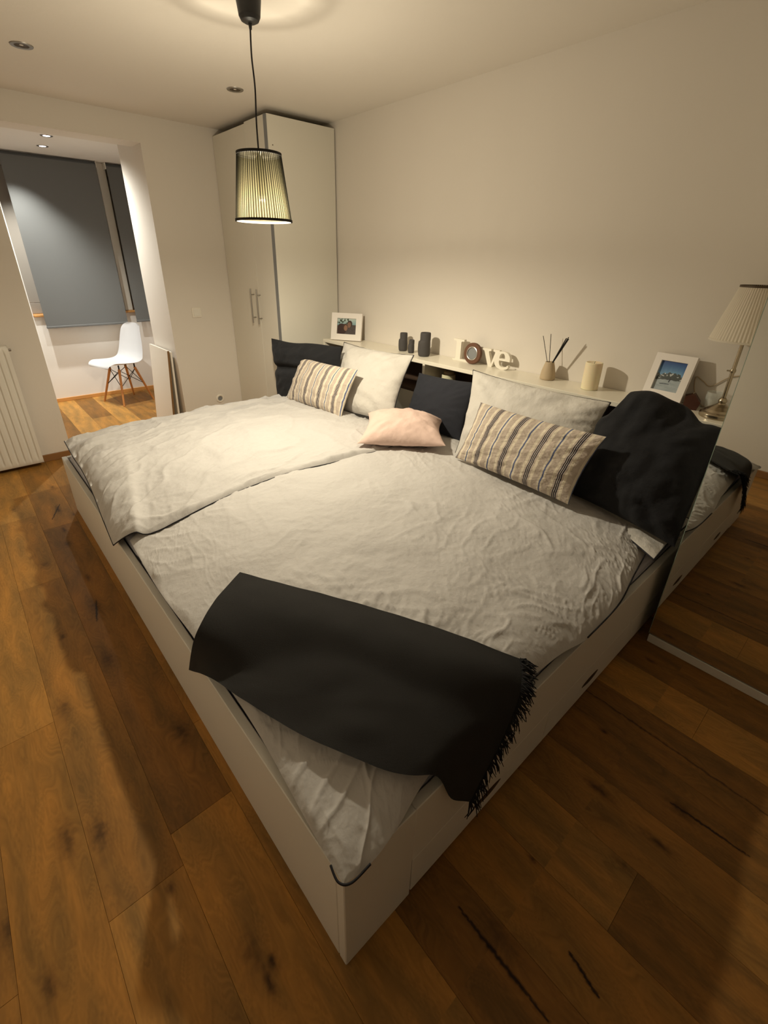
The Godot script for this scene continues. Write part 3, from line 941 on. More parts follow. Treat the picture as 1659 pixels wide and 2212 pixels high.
func pillows() -> void:
	var v := func(x: float, y: float, z: float) -> Vector3: return Vector3(x, y, z)
	# black pillow at the far left; its slumped upper half makes a fold across the middle
	var fold := func(u: float, w: float) -> Vector3:
		var f := exp(-pow((w - 0.02) / 0.10, 2.0)) * (1.0 - 0.3 * u)
		var k := (1.0 - pow(absf(u), 4.0))
		return Vector3(0.012 * smoothstep(0.0, 1.0, w), 0.005 * sin(u * 5.0) * smoothstep(0.6, 1.0, w), (-0.045 * f + 0.02 * smoothstep(0.1, 0.6, w)) * (0.4 + 0.6 * k))
	cushion("pillow", "big black pillow with a fold across it, against the wardrobe", "pillow", M.black_cotton, [v.call(-3.02, 0.905, 0.66), v.call(-2.31, 0.93, 0.50), v.call(-2.16, 0.505, 0.63), v.call(-2.80, 0.495, 0.77)], 0.085, 0.05, 0.03, 0.012, 3, "", "", fold)
	# white pillow leaning beside it
	cushion("pillow", "white pillow with dark piping beside the left black pillow", "pillow", M.pillow_white, [v.call(-2.44, 0.925, 0.375), v.call(-1.73, 0.93, 0.355), v.call(-1.66, 0.535, 0.60), v.call(-2.28, 0.50, 0.68)], 0.095, 0.05, 0.075, 0.011, 5, "piping")
	cushion("cushion", "small oblong striped cushion in front of the left black pillow", "cushion", M.stripes_0, [v.call(-2.60, 0.825, 0.66), v.call(-1.95, 0.835, 0.635), v.call(-1.965, 0.535, 0.775), v.call(-2.60, 0.535, 0.81)], 0.062, 0.06, 0.055, 0.006, 8, "", "striped cushions")
	# navy cushion in the middle
	cushion("cushion", "dark navy square cushion in the middle against the headboard shelf", "cushion", M.navy_cotton, [v.call(-1.715, 0.815, 0.31), v.call(-1.245, 0.835, 0.30), v.call(-1.25, 0.495, 0.41), v.call(-1.715, 0.49, 0.44)], 0.06, 0.045, 0.045, 0.004, 13)
	# pink cushion lying flat
	var c := [v.call(-1.775, 0.60, 0.70), v.call(-1.40, 0.59, 0.405), v.call(-1.115, 0.575, 0.705), v.call(-1.478, 0.56, 1.035)]
	cushion("cushion", "pale pink cushion lying flat on the middle of the bed", "cushion", M.pink_cotton, c, 0.105, 0.062, 0.125, 0.008, 17, "", "")
	# right pair: white pillow and striped cushion
	cushion("pillow", "white pillow with dark piping behind the large striped cushion", "pillow", M.pillow_white, [v.call(-1.255, 0.915, 0.345), v.call(-0.455, 0.90, 0.345), v.call(-0.40, 0.545, 0.58), v.call(-1.11, 0.495, 0.63)], 0.10, 0.05, 0.07, 0.012, 19, "piping")
	cushion("cushion", "larger oblong striped cushion leaning on the right white pillow", "cushion", M.stripes_1, [v.call(-0.955, 0.845, 0.655), v.call(-0.315, 0.845, 0.665), v.call(-0.375, 0.535, 0.745), v.call(-1.035, 0.535, 0.715)], 0.07, 0.06, 0.05, 0.007, 23, "", "striped cushions")
	# big black pillow by the mirror; its right shoulder has slumped
	var slump := func(u: float, w: float) -> Vector3:
		var s := smoothstep(0.15, 1.0, u) * smoothstep(0.2, 1.0, w)
		var dent := exp(-pow((u - 0.30) / 0.16, 2.0) - pow((w - 0.82) / 0.20, 2.0))
		var round_ := smoothstep(-0.55, -1.0, u) * smoothstep(0.3, 1.0, w)
		var dome := exp(-pow((u + 0.22) / 0.38, 2.0)) * smoothstep(0.45, 1.0, w)
		var notch := exp(-pow((u - 0.62) / 0.12, 2.0)) * smoothstep(0.6, 1.0, w)
		return Vector3(0.07 * round_, -0.045 * s - 0.045 * round_ + 0.040 * dome - 0.016 * notch, -0.05 * dent + 0.02 * s + 0.02 * dome)
	cushion("pillow", "big black pillow by the mirror at the right end of the bed", "pillow", M.black_cotton, [v.call(-0.45, 0.975, 0.40), v.call(0.025, 0.965, 0.415), v.call(0.032, 0.485, 0.66), v.call(-0.47, 0.50, 0.56)], 0.12, 0.06, 0.03, 0.014, 29, "", "", slump)
	# the white pillow it rests on: only its piped corner shows
	cushion("pillow", "flat white pillow under the right black pillow, only its piped corner showing", "pillow", M.pillow_white, [v.call(-0.50, 0.50, 0.33), v.call(0.0, 0.465, 0.32), v.call(0.0, 0.452, 0.755), v.call(-0.44, 0.475, 0.52)], 0.022, 0.02, 0.03, 0.004, 37, "piping")

func throw_blanket() -> void:
	var t := thing("throw_blanket", "folded charcoal throw with a fringed end across the right foot corner of the bed", "throw blanket")
	var C := [
		[Vector3(-0.84, 0.53, 2.05), Vector3(-0.63, 0.53, 1.935), Vector3(-0.43, 0.53, 1.829), Vector3(-0.22, 0.52, 1.72), Vector3(-0.035, 0.50, 1.63)],
		[Vector3(-0.765, 0.53, 2.165), Vector3(-0.53, 0.53, 2.03), Vector3(-0.33, 0.53, 1.92), Vector3(-0.12, 0.52, 1.80), Vector3(0.012, 0.47, 1.69)],
		[Vector3(-0.70, 0.49, 2.262), Vector3(-0.42, 0.44, 2.14), Vector3(-0.23, 0.45, 2.03), Vector3(-0.05, 0.44, 1.91), Vector3(0.030, 0.375, 1.775)],
		[Vector3(-0.763, 0.315, 2.285), Vector3(-0.55, 0.425, 2.262), Vector3(-0.258, 0.40, 2.18), Vector3(-0.038, 0.39, 2.065), Vector3(0.036, 0.25, 1.895)]]
	var nu := 90
	var nv := 60
	var top := PackedVector3Array()
	var low := PackedVector3Array()
	var lift := PackedFloat32Array()
	var nz := FastNoiseLite.new()
	nz.seed = 41; nz.frequency = 1.0
	for j in nv:
		var v := float(j) / (nv - 1)
		for i in nu:
			var u := float(i) / (nu - 1)
			var rows := []
			for r in C: rows.append(spline(r, u))
			var p := spline(rows, v)
			# lie on the bedding, hang in front of the boards
			var y := bed_y(p.x, p.z)
			if y > 0.0 and p.z < BL + 0.005 and p.x < 0.012: p.y = maxf(p.y, y + 0.010)
			if p.y < 0.37:
				if p.x > -0.03 and p.z < 2.25: p.x = maxf(p.x, 0.014)
				elif p.z > 2.2: p.z = maxf(p.z, BL + 0.012)
			var e := minf(minf(v, 1.0 - v) * nv, minf(u, 1.0 - u) * nu)
			p.y += 0.004 * nz.get_noise_2d(p.x * 9.0, p.z * 9.0)
			var thick := 0.012 * smoothstep(0.0, 3.0, e)
			top.append(p + Vector3(0, 0.003, 0))
			low.append(p)
			lift.append(thick)
	# soften what the clamping left rough
	for pass_ in 10:
		var s := top.duplicate()
		for j in nv:
			for i in nu:
				var k := j * nu + i
				var a := s[k - 1] + s[k + 1] if i > 0 and i < nu - 1 else s[k] * 2.0
				var b := s[k - nu] + s[k + nu] if j > 0 and j < nv - 1 else s[k] * 2.0
				top[k] = s[k] * 0.4 + (a + b) * 0.15 + Vector3(0, 0.0003, 0)
	for k in top.size(): low[k] = top[k] - Vector3(0.3, 0.75, 0.3) * lift[k]
	part("cloth", join([grid(top, nu, nv, false, PackedVector2Array(), true), grid(low, nu, nv, false, PackedVector2Array(), false)]), M.throw_wool, t)
	# fringe: loose strands along the end
	var gs := []
	for k in 210:
		var f := k / 209.0
		var s := f * (nv - 1)
		var j := mini(int(s), nv - 2)
		var p := low[j * nu + nu - 1].lerp(low[(j + 1) * nu + nu - 1], s - j)
		var q := low[j * nu + nu - 4]
		var out := (p - q).normalized()
		var hang := smoothstep(0.15, 0.6, f)
		var dir := (out * (1.0 - 0.55 * hang) + Vector3(0.03, -0.10 - 0.9 * hang, 0.0) + Vector3(rng.randf_range(-0.3, 0.3), rng.randf_range(-0.15, 0.15), rng.randf_range(-0.4, 0.4))).normalized()
		var ln := rng.randf_range(0.026, 0.048) + (0.03 if f > 0.96 else 0.0)
		var side := Vector3(rng.randf_range(-1, 1), rng.randf_range(-1, 1), rng.randf_range(-1, 1)) * 0.008
		var a := p
		var b := p + dir * ln * 0.5 + side
		var c := p + dir * ln + Vector3(0, -0.006, 0)
		b.x = maxf(b.x, 0.006) if b.y < 0.38 else b.x
		c.x = maxf(c.x, 0.006) if c.y < 0.38 else c.x
		if b.y > 0.38: b.y = maxf(b.y, minf(bed_y(b.x, b.z) + 0.006, 0.53))
		if c.y > 0.38: c.y = maxf(c.y, minf(bed_y(c.x, c.z) + 0.004, 0.53))
		gs.append(gtube(PackedVector3Array([a, b, c]), 0.0026, 0.0009, 4))
	var fr := part("fringe", join(gs), M.fringe_wool, t, "black fringe")
	fr.set_meta("kind", "stuff")

func wardrobe() -> void:
	var xw := -2.996
	var x0 := XL + 0.004
	var z1 := 0.58
	var t := thing("wardrobe", "tall white wardrobe with two bar handles in the far corner of the room", "wardrobe", Vector3(xw, 0, 0.3))
	var o := Vector3(-xw, 0, -0.3)
	part("side_panel", box(Vector3(xw - 0.02, 0.0, 0.012) + o, Vector3(xw, 2.36, z1 - 0.0035) + o, 0.0015), M.cabinet_white, t)
	part("side_panel", box(Vector3(x0, 0.0, 0.012) + o, Vector3(x0 + 0.02, 2.36, z1 - 0.022) + o, 0.0015), M.cabinet_white, t)
	part("top_panel", box(Vector3(x0 + 0.0205, 2.335, 0.012) + o, Vector3(xw - 0.0205, 2.36, z1 - 0.022) + o, 0.001), M.cabinet_white, t)
	part("back_panel", box(Vector3(x0 + 0.0205, 0.05, 0.012) + o, Vector3(xw - 0.0205, 2.3345, 0.018) + o, 0.001), M.cabinet_white, t)
	part("plinth", box(Vector3(x0 + 0.0205, 0.0, z1 - 0.08) + o, Vector3(xw - 0.0205, 0.06, z1 - 0.06) + o, 0.001), M.cabinet_white, t)
	part("edge_strip", box(Vector3(xw - 0.043, 0.0, z1 - 0.003) + o, Vector3(xw - 0.004, 2.36, z1 + 0.001) + o, 0.001), M.grey_strip, t, "narrow grey metal strip at the corner")
	var spans := [[x0, -3.318, 2.350], [-3.315, xw - 0.0445, 2.36]]
	for k in 2:
		var d := part("door", box(Vector3(spans[k][0], 0.065, z1 - 0.020) + o, Vector3(spans[k][1], spans[k][2], z1) + o, 0.0012), M.cabinet_white, t)
		var hx: float = [-3.395, -3.292][k]
		var st := begin()
		st.append_from(tube([Vector3(hx, 0.985, z1 + 0.032) + o, Vector3(hx, 1.255, z1 + 0.032) + o], 0.006, -1.0, 12), 0, Transform3D.IDENTITY)
		for y in [1.03, 1.21]:
			st.append_from(tube([Vector3(hx, y, z1 - 0.001) + o, Vector3(hx, y, z1 + 0.032) + o], 0.004, -1.0, 10), 0, Transform3D.IDENTITY)
		part("handle", st.commit(), M.steel, d, "brushed steel bar handle")
	part("screw_cap", lathe([Vector2(0.0, 0.0), Vector2(0.004, 0.0), Vector2(0.003, 0.0012), Vector2(0.0, 0.0015)], 12), M.handle_dark, t).transform = Transform3D(Basis(Vector3.BACK, -PI / 2.0), Vector3(xw, 2.188, 0.543) + o)

func mirrored_wardrobe() -> void:
	var x0 := 0.042
	var zf := 0.644
	var t := thing("mirrored_wardrobe", "tall wardrobe with a full-length mirror door beside the right side of the bed", "wardrobe", Vector3(x0, 0, 0.32))
	var o := Vector3(-x0, 0, -0.32)
	part("side_panel", box(Vector3(x0, 0.0, 0.012) + o, Vector3(x0 + 0.02, 2.36, zf - 0.03) + o, 0.0015), M.cabinet_white, t)
	part("side_panel", box(Vector3(2.38, 0.0, 0.012) + o, Vector3(2.40, 2.36, zf - 0.03) + o, 0.0015), M.cabinet_white, t)
	part("top_panel", box(Vector3(x0 + 0.0205, 2.335, 0.012) + o, Vector3(2.3795, 2.36, zf - 0.03) + o, 0.001), M.cabinet_white, t)
	part("back_panel", box(Vector3(x0 + 0.0205, 0.05, 0.012) + o, Vector3(2.3795, 2.3345, 0.018) + o, 0.001), M.cabinet_white, t)
	part("plinth", box(Vector3(x0 + 0.004, 0.0, zf - 0.028) + o, Vector3(2.40, 0.040, zf) + o, 0.002), M.bed_white, t, "white bottom rail")
	var xs := [x0 + 0.001, 1.24, 2.40]
	for k in 2:
		var d := part("mirror_door", box(Vector3(xs[k], 0.046, zf - 0.022) + o, Vector3(xs[k + 1] - 0.002, 2.34, zf - 0.004) + o, 0.0008), M.cabinet_white, t)
		part("mirror_glass", box(Vector3(xs[k] + 0.0018, 0.046, zf - 0.0039) + o, Vector3(xs[k + 1] - 0.003, 2.34, zf) + o, 0.0), M.mirror, d, "clear mirror glass")
		part("glass_edge", box(Vector3(xs[k], 0.046, zf - 0.0039) + o, Vector3(xs[k] + 0.0017, 2.34, zf + 0.0002) + o, 0.0), M.glass_edge, d, "pale green glass edge")

func headboard() -> void:
	var xa := -2.90
	var xb := 0.028
	var t := thing("headboard_shelf", "long white headboard shelf with open niches along the wall behind the pillows", "shelf", Vector3(xa, 0, 0.12))
	var o := Vector3(-xa, 0, -0.12)
	part("top_board", box(Vector3(xa, SH - 0.024, 0.003) + o, Vector3(xb, SH, SD) + o, 0.0018), M.shelf_white, t)
	part("back_board", box(Vector3(xa, 0.0, 0.003) + o, Vector3(xb, SH - 0.0245, 0.016) + o, 0.001), M.back_brown, t, "dark brown back board")
	part("niche_floor", box(Vector3(xa, 0.655, 0.0165) + o, Vector3(xb, 0.675, SD - 0.004) + o, 0.001), M.back_brown, t, "dark brown niche floor")
	part("front_board", box(Vector3(xa, 0.0, SD - 0.024) + o, Vector3(xb, 0.6545, SD - 0.004) + o, 0.001), M.shelf_white, t)
	for x in [xa + 0.011, -2.30, -1.742, -0.79, -0.30, xb - 0.011]:
		part("divider", box(Vector3(x - 0.011, 0.6755, 0.0165) + o, Vector3(x + 0.011, SH - 0.0245, SD - 0.002) + o, 0.001), M.shelf_white, t)

func picture(label: String, called_mat: String, bl: Vector3, w: float, h: float, yaw: float, lean: float, border: float, pic: Vector2, off: Vector2) -> void:
	var t := thing("picture_frame", label, "picture frame", bl, yaw)
	var d := 0.022
	# the frame leans back about its lower front edge
	var b := Basis(Vector3.RIGHT, -lean)
	var st := begin()
	var x0 := w / 2.0 + off.x - pic.x / 2.0
	var x1 := x0 + pic.x
	var y0 := h / 2.0 + off.y - pic.y / 2.0
	var y1 := y0 + pic.y
	for q in [[0.0, 0.0, w, y0], [0.0, y1, w, h], [0.0, y0, x0, y1], [x1, y0, w, y1]]:
		sbox(st, Vector3(q[0], q[1], -d), Vector3(q[2], q[3], 0.0), 0.0, b)
	part("frame", done(st), M.frame_white, t)
	part("back_board", rot_box(Vector3(0.002, 0.002, -d - 0.004), Vector3(w - 0.002, h - 0.002, -d - 0.0003), b), M.raw_board, t)
	var a := PackedVector3Array()
	var uv := PackedVector2Array()
	for j in 2:
		for i in 2:
			a.append(b * Vector3(lerpf(x0, x1, i), lerpf(y0, y1, j), -0.012))
			uv.append(Vector2(i, 1 - j))
	part("photograph", join([grid(a, 2, 2, false, uv, true)]), M[called_mat], t)
	var hinge := b * Vector3(w / 2.0, h * 0.62, -d - 0.005)
	part("easel_leg", tube([hinge, Vector3(w / 2.0, 0.0, hinge.z - 0.02)], 0.0035), M.raw_board, t)

func rot_box(lo: Vector3, hi: Vector3, b: Basis, at := Vector3.ZERO) -> ArrayMesh:
	var st := begin()
	sbox(st, lo, hi, 0.0005, b, at)
	return done(st)

func shelf_things() -> void:
	picture("white landscape frame with a photo of two people at the left end of the shelf", "photo_pair", Vector3(-2.817, SH + 0.0055, 0.226), 0.263, 0.21, 0.524, 0.203, 0.04, Vector2(0.165, 0.122), Vector2(0, 0.004))
	picture("white portrait frame with a snowy mountain photo behind the right black pillow", "photo_snow", Vector3(-0.419, SH + 0.0075, 0.106), 0.178, 0.225, -0.076, 0.305, 0.04, Vector2(0.115, 0.137), Vector2(0, 0.012))
	# three grey vases, each of two merging cylinders
	var vs := [[-2.095, 0.097, 0.128, 0.031, "middle-sized dark grey vase, leftmost of the three"], [-1.995, 0.112, 0.092, 0.022, "smallest dark grey vase, between the other two"], [-1.855, 0.125, 0.158, 0.041, "tallest dark grey vase, rightmost of the three"]]
	for q in vs:
		var t := thing("vase", q[4], "vase", Vector3(q[0], SH, q[1]), 0.0, "grey vases on the headboard shelf")
		var h: float = q[2]
		var r: float = q[3]
		var pr := PackedVector2Array()
		var sh := PackedVector3Array()
		for e in [[0.0, 0.0, 0.0], [0.82, 0.0, 0.0], [0.95, 0.03, 0.0], [1.02, 0.12, 0.0], [1.05, 0.3, -0.02], [1.04, 0.5, -0.03], [1.0, 0.62, -0.02], [0.9, 0.655, 0.07], [0.88, 0.70, 0.12], [0.88, 0.92, 0.12], [0.86, 0.97, 0.12], [0.80, 1.0, 0.12], [0.70, 1.0, 0.12], [0.66, 0.97, 0.12], [0.64, 0.6, 0.1], [0.0, 0.58, 0.1]]:
			pr.append(Vector2(e[0] * r, e[1] * h))
			sh.append(Vector3(e[2] * r * 0.8, 0, -e[2] * r * 0.6))
		part("body", join([glathe(pr, 40, Vector3.ZERO, sh)]), M.vase_grey, t)
	# the word, with a round photo ring as its second letter
	var w := thing("letter_sign", "white wooden letters spelling Love with a round brown ring for the o", "sign", Vector3(-1.43, SH, 0.05))
	var font := SystemFont.new()
	font.font_names = PackedStringArray(["Droid Serif"])
	font.font_weight = 700
	for q in [["L", -1.652, 0.150, 0.138, -0.004], ["v", -1.418, 0.128, 0.108, -0.010], ["e", -1.312, 0.112, 0.108, 0.006]]:
		var tm := TextMesh.new()
		tm.text = q[0]
		tm.font = font
		tm.font_size = 64
		tm.pixel_size = 0.002
		tm.depth = 0.022
		tm.curve_step = 0.5
		var bb := tm.get_aabb()
		var o := part("letter", tm, M.letter_white, w)
		var s := Vector3(q[2] / bb.size.x, q[3] / bb.size.y, 1.0)
		o.transform = Transform3D(Basis.from_scale(s), Vector3(float(q[1]) + 1.43, 0, q[4]) - Vector3(bb.position.x * s.x, bb.position.y * s.y, 0.0))
	var ring := part("ring", lathe([Vector2(0.042, -0.011), Vector2(0.064, -0.011), Vector2(0.066, -0.008), Vector2(0.066, 0.008), Vector2(0.064, 0.011), Vector2(0.042, 0.011), Vector2(0.042, -0.011)], 48), M.ring_wood, w, "brown wooden ring")
	ring.transform = Transform3D(Basis(Vector3.RIGHT, PI / 2.0 - 0.1), Vector3(-0.045, 0.0665, 0.022))
	var rim := part("ring_rim", lathe([Vector2(0.036, 0.006), Vector2(0.043, 0.006), Vector2(0.043, 0.013), Vector2(0.039, 0.0145), Vector2(0.036, 0.013), Vector2(0.036, 0.006)], 48), M.ring_metal, ring, "pale metal inner rim")
	var disc := part("ring_picture", lathe([Vector2(0.0, 0.007), Vector2(0.037, 0.007), Vector2(0.037, 0.003), Vector2(0.0, 0.003)], 36), M.grey_strip, ring, "grey picture in the ring")
	# reed diffuser
	var d := thing("reed_diffuser", "beige bottle diffuser with dark reeds on the headboard shelf", "reed diffuser", Vector3(-0.935, SH, 0.075))
	part("bottle", join([glathe(PackedVector2Array([Vector2(0.0, 0.0), Vector2(0.036, 0.0), Vector2(0.041, 0.004), Vector2(0.0415, 0.014), Vector2(0.038, 0.045), Vector2(0.030, 0.075), Vector2(0.0245, 0.092), Vector2(0.0235, 0.098), Vector2(0.020, 0.099), Vector2(0.018, 0.092), Vector2(0.0, 0.088)]), 40)]), M.diffuser_clay, d)
	for q in [[-0.050, 0.235, 0.03, 0.0017], [-0.028, 0.245, -0.01, 0.0017], [0.080, 0.236, 0.02, 0.0026], [0.088, 0.242, 0.012, 0.0026], [0.084, 0.238, 0.024, 0.0026], [0.092, 0.234, 0.016, 0.0026]]:
		part("reed", tube([Vector3(-q[0] * 0.15, 0.03, 0.0), Vector3(q[0], q[1], q[2])], q[3], -1.0, 8), M.reed, d)
	# pillar candle
	var c := thing("pillar_candle", "cream pillar candle between the diffuser and the mountain picture", "candle", Vector3(-0.675, SH, 0.10))
	part("wax", join([glathe(PackedVector2Array([Vector2(0.0, 0.0), Vector2(0.041, 0.0), Vector2(0.042, 0.003), Vector2(0.0425, 0.06), Vector2(0.042, 0.135), Vector2(0.040, 0.139), Vector2(0.037, 0.139), Vector2(0.030, 0.134), Vector2(0.0, 0.132)]), 40)]), M.candle_wax, c)
	part("wick", tube([Vector3(0, 0.131, 0), Vector3(0.001, 0.138, 0.001), Vector3(0.003, 0.145, 0.001)], 0.001), M.reed, c)
	# jar candle in the niche
	c = thing("jar_candle", "cream jar candle standing in the open niche under the shelf", "candle", Vector3(-1.625, 0.675, 0.115))
	part("jar", join([glathe(PackedVector2Array([Vector2(0.0, 0.0), Vector2(0.043, 0.0), Vector2(0.046, 0.004), Vector2(0.046, 0.118), Vector2(0.0445, 0.12), Vector2(0.043, 0.118), Vector2(0.043, 0.09), Vector2(0.0, 0.09)]), 36)]), M.candle_wax, c)
	part("lid", join([glathe(PackedVector2Array([Vector2(0.0, 0.1205), Vector2(0.036, 0.1205), Vector2(0.037, 0.123), Vector2(0.036, 0.136), Vector2(0.033, 0.139), Vector2(0.0, 0.139)]), 36)]), M.diffuser_clay, c)
	# little wooden box with a sloping front
	var bx := thing("wooden_box", "small dark brown wooden box between the mountain picture and the lamp", "box", Vector3(-0.205, SH, 0.075), 0.25)
	var st := begin()
	var p2 := PackedVector2Array([Vector2(-0.03, 0.0), Vector2(0.026, 0.0), Vector2(0.034, 0.035), Vector2(0.006, 0.068), Vector2(-0.03, 0.055)])
	for k in p2.size():
		var a := p2[k]
		var b := p2[(k + 1) % p2.size()]
		var out := Vector3(b.y - a.y, a.x - b.x, 0)
		quad(st, Vector3(a.x, a.y, -0.03), Vector3(b.x, b.y, -0.03), Vector3(b.x, b.y, 0.03), Vector3(a.x, a.y, 0.03), out)
	for s in [-1.0, 1.0]:
		for k in range(1, p2.size() - 1):
			tri(st, Vector3(p2[0].x, p2[0].y, 0.03 * s), Vector3(p2[k].x, p2[k].y, 0.03 * s), Vector3(p2[k + 1].x, p2[k + 1].y, 0.03 * s), Vector3(0, 0, s))
	part("body", done(st), M.box_wood, bx)
	part("lid_knob", lathe([Vector2(0.0, 0.068), Vector2(0.003, 0.067), Vector2(0.004, 0.074), Vector2(0.0, 0.076)], 12), M.nickel, bx)
	# clear bowl behind the lamp
	var g := thing("glass_bowl", "clear glass bowl behind the table lamp base on the shelf", "bowl", Vector3(-0.130, SH, 0.042))
	part("bowl", join([glathe(PackedVector2Array([Vector2(0.0, 0.0), Vector2(0.017, 0.0), Vector2(0.022, 0.003), Vector2(0.033, 0.03), Vector2(0.036, 0.06), Vector2(0.034, 0.085), Vector2(0.0325, 0.085), Vector2(0.0342, 0.06), Vector2(0.031, 0.031), Vector2(0.020, 0.006), Vector2(0.0, 0.004)]), 36)]), M.bowl_glass, g)
	# cable of the lamp, looped against the wall
	var cb := part("power_cable", join([gtube(curve([Vector3(-0.05, SH + 0.004, 0.05), Vector3(-0.07, SH + 0.004, 0.010), Vector3(-0.17, SH + 0.004, 0.006), Vector3(-0.22, SH + 0.06, 0.008), Vector3(-0.235, SH + 0.13, 0.006), Vector3(-0.20, SH + 0.115, 0.006), Vector3(-0.165, SH + 0.10, 0.006), Vector3(-0.10, SH + 0.155, 0.006), Vector3(0.0, SH + 0.175, 0.006)], 60), 0.0022)]), M.diffuser_clay)
	tag(cb, "thin pale cable looping up the wall behind the table lamp", "cable")
	table_lamp()

func table_lamp() -> void:
	var t := thing("table_lamp", "nickel table lamp with a pleated white shade beside the mirror, unlit", "table lamp", Vector3(-0.080, SH, 0.128))
	part("base", join([glathe(crisp([Vector2(0.0, 0.0), Vector2(0.070, 0.0), Vector2(0.072, 0.004), Vector2(0.071, 0.017), Vector2(0.066, 0.022), Vector2(0.058, 0.025), Vector2(0.050, 0.034), Vector2(0.034, 0.047), Vector2(0.018, 0.057), Vector2(0.0125, 0.064), Vector2(0.0, 0.066)], 0.0012), 48)]), M.nickel, t)
	part("collar", join([glathe(PackedVector2Array([Vector2(0.0, 0.058), Vector2(0.012, 0.060), Vector2(0.0165, 0.068), Vector2(0.0165, 0.074), Vector2(0.012, 0.082), Vector2(0.009, 0.086), Vector2(0.0, 0.087)]), 28)]), M.nickel, t)
	part("stem", join([glathe(PackedVector2Array([Vector2(0.0075, 0.082), Vector2(0.0078, 0.19), Vector2(0.0105, 0.196), Vector2(0.0105, 0.204), Vector2(0.0072, 0.21), Vector2(0.0068, 0.40), Vector2(0.0, 0.402)]), 20)]), M.nickel, t)
	part("switch", tube([Vector3(-0.004, 0.2, 0.004), Vector3(-0.020, 0.2, 0.010)], 0.0028), M.nickel, t)
	part("lamp_holder", lathe([Vector2(0.0, 0.36), Vector2(0.014, 0.36), Vector2(0.014, 0.42), Vector2(0.0, 0.42)], 20), M.frame_white, t)
	# pleated shade
	var pts := PackedVector3Array()
	var n := 240
	var yy := [[0.118, 0.322], [0.119, 0.326], [0.101, 0.40], [0.082, 0.475], [0.070, 0.527], [0.069, 0.53]]
	for e in yy:
		for i in n:
			var a := TAU * i / n
			var r: float = e[0] + (0.0016 if i % 4 < 2 else -0.0010)
			pts.append(Vector3(r * cos(a), e[1], r * sin(a)))
	var sh := part("shade", join([grid(pts, n, yy.size(), true)]), M.shade_white, t, "white pleated shade")
	for e in [[0.1195, 0.320, 0.328], [0.0705, 0.524, 0.532]]:
		part("rim", lathe([Vector2(e[0] - 0.002, e[1]), Vector2(e[0] + 0.002, e[1]), Vector2(e[0] + 0.002, e[2]), Vector2(e[0] - 0.002, e[2]), Vector2(e[0] - 0.002, e[1])], 64), M.shade_white if e[1] < 0.4 else M.handle_dark, sh, "" if e[1] < 0.4 else "dark upper rim")
	var sp := begin()
	for i in 3:
		var w := TAU * i / 3.0
		sp.append_from(tube([Vector3(0.012 * cos(w), 0.418, 0.012 * sin(w)), Vector3(0.069 * cos(w), 0.526, 0.069 * sin(w))], 0.0014), 0, Transform3D.IDENTITY)
	part("spider", sp.commit(), M.steel, t)

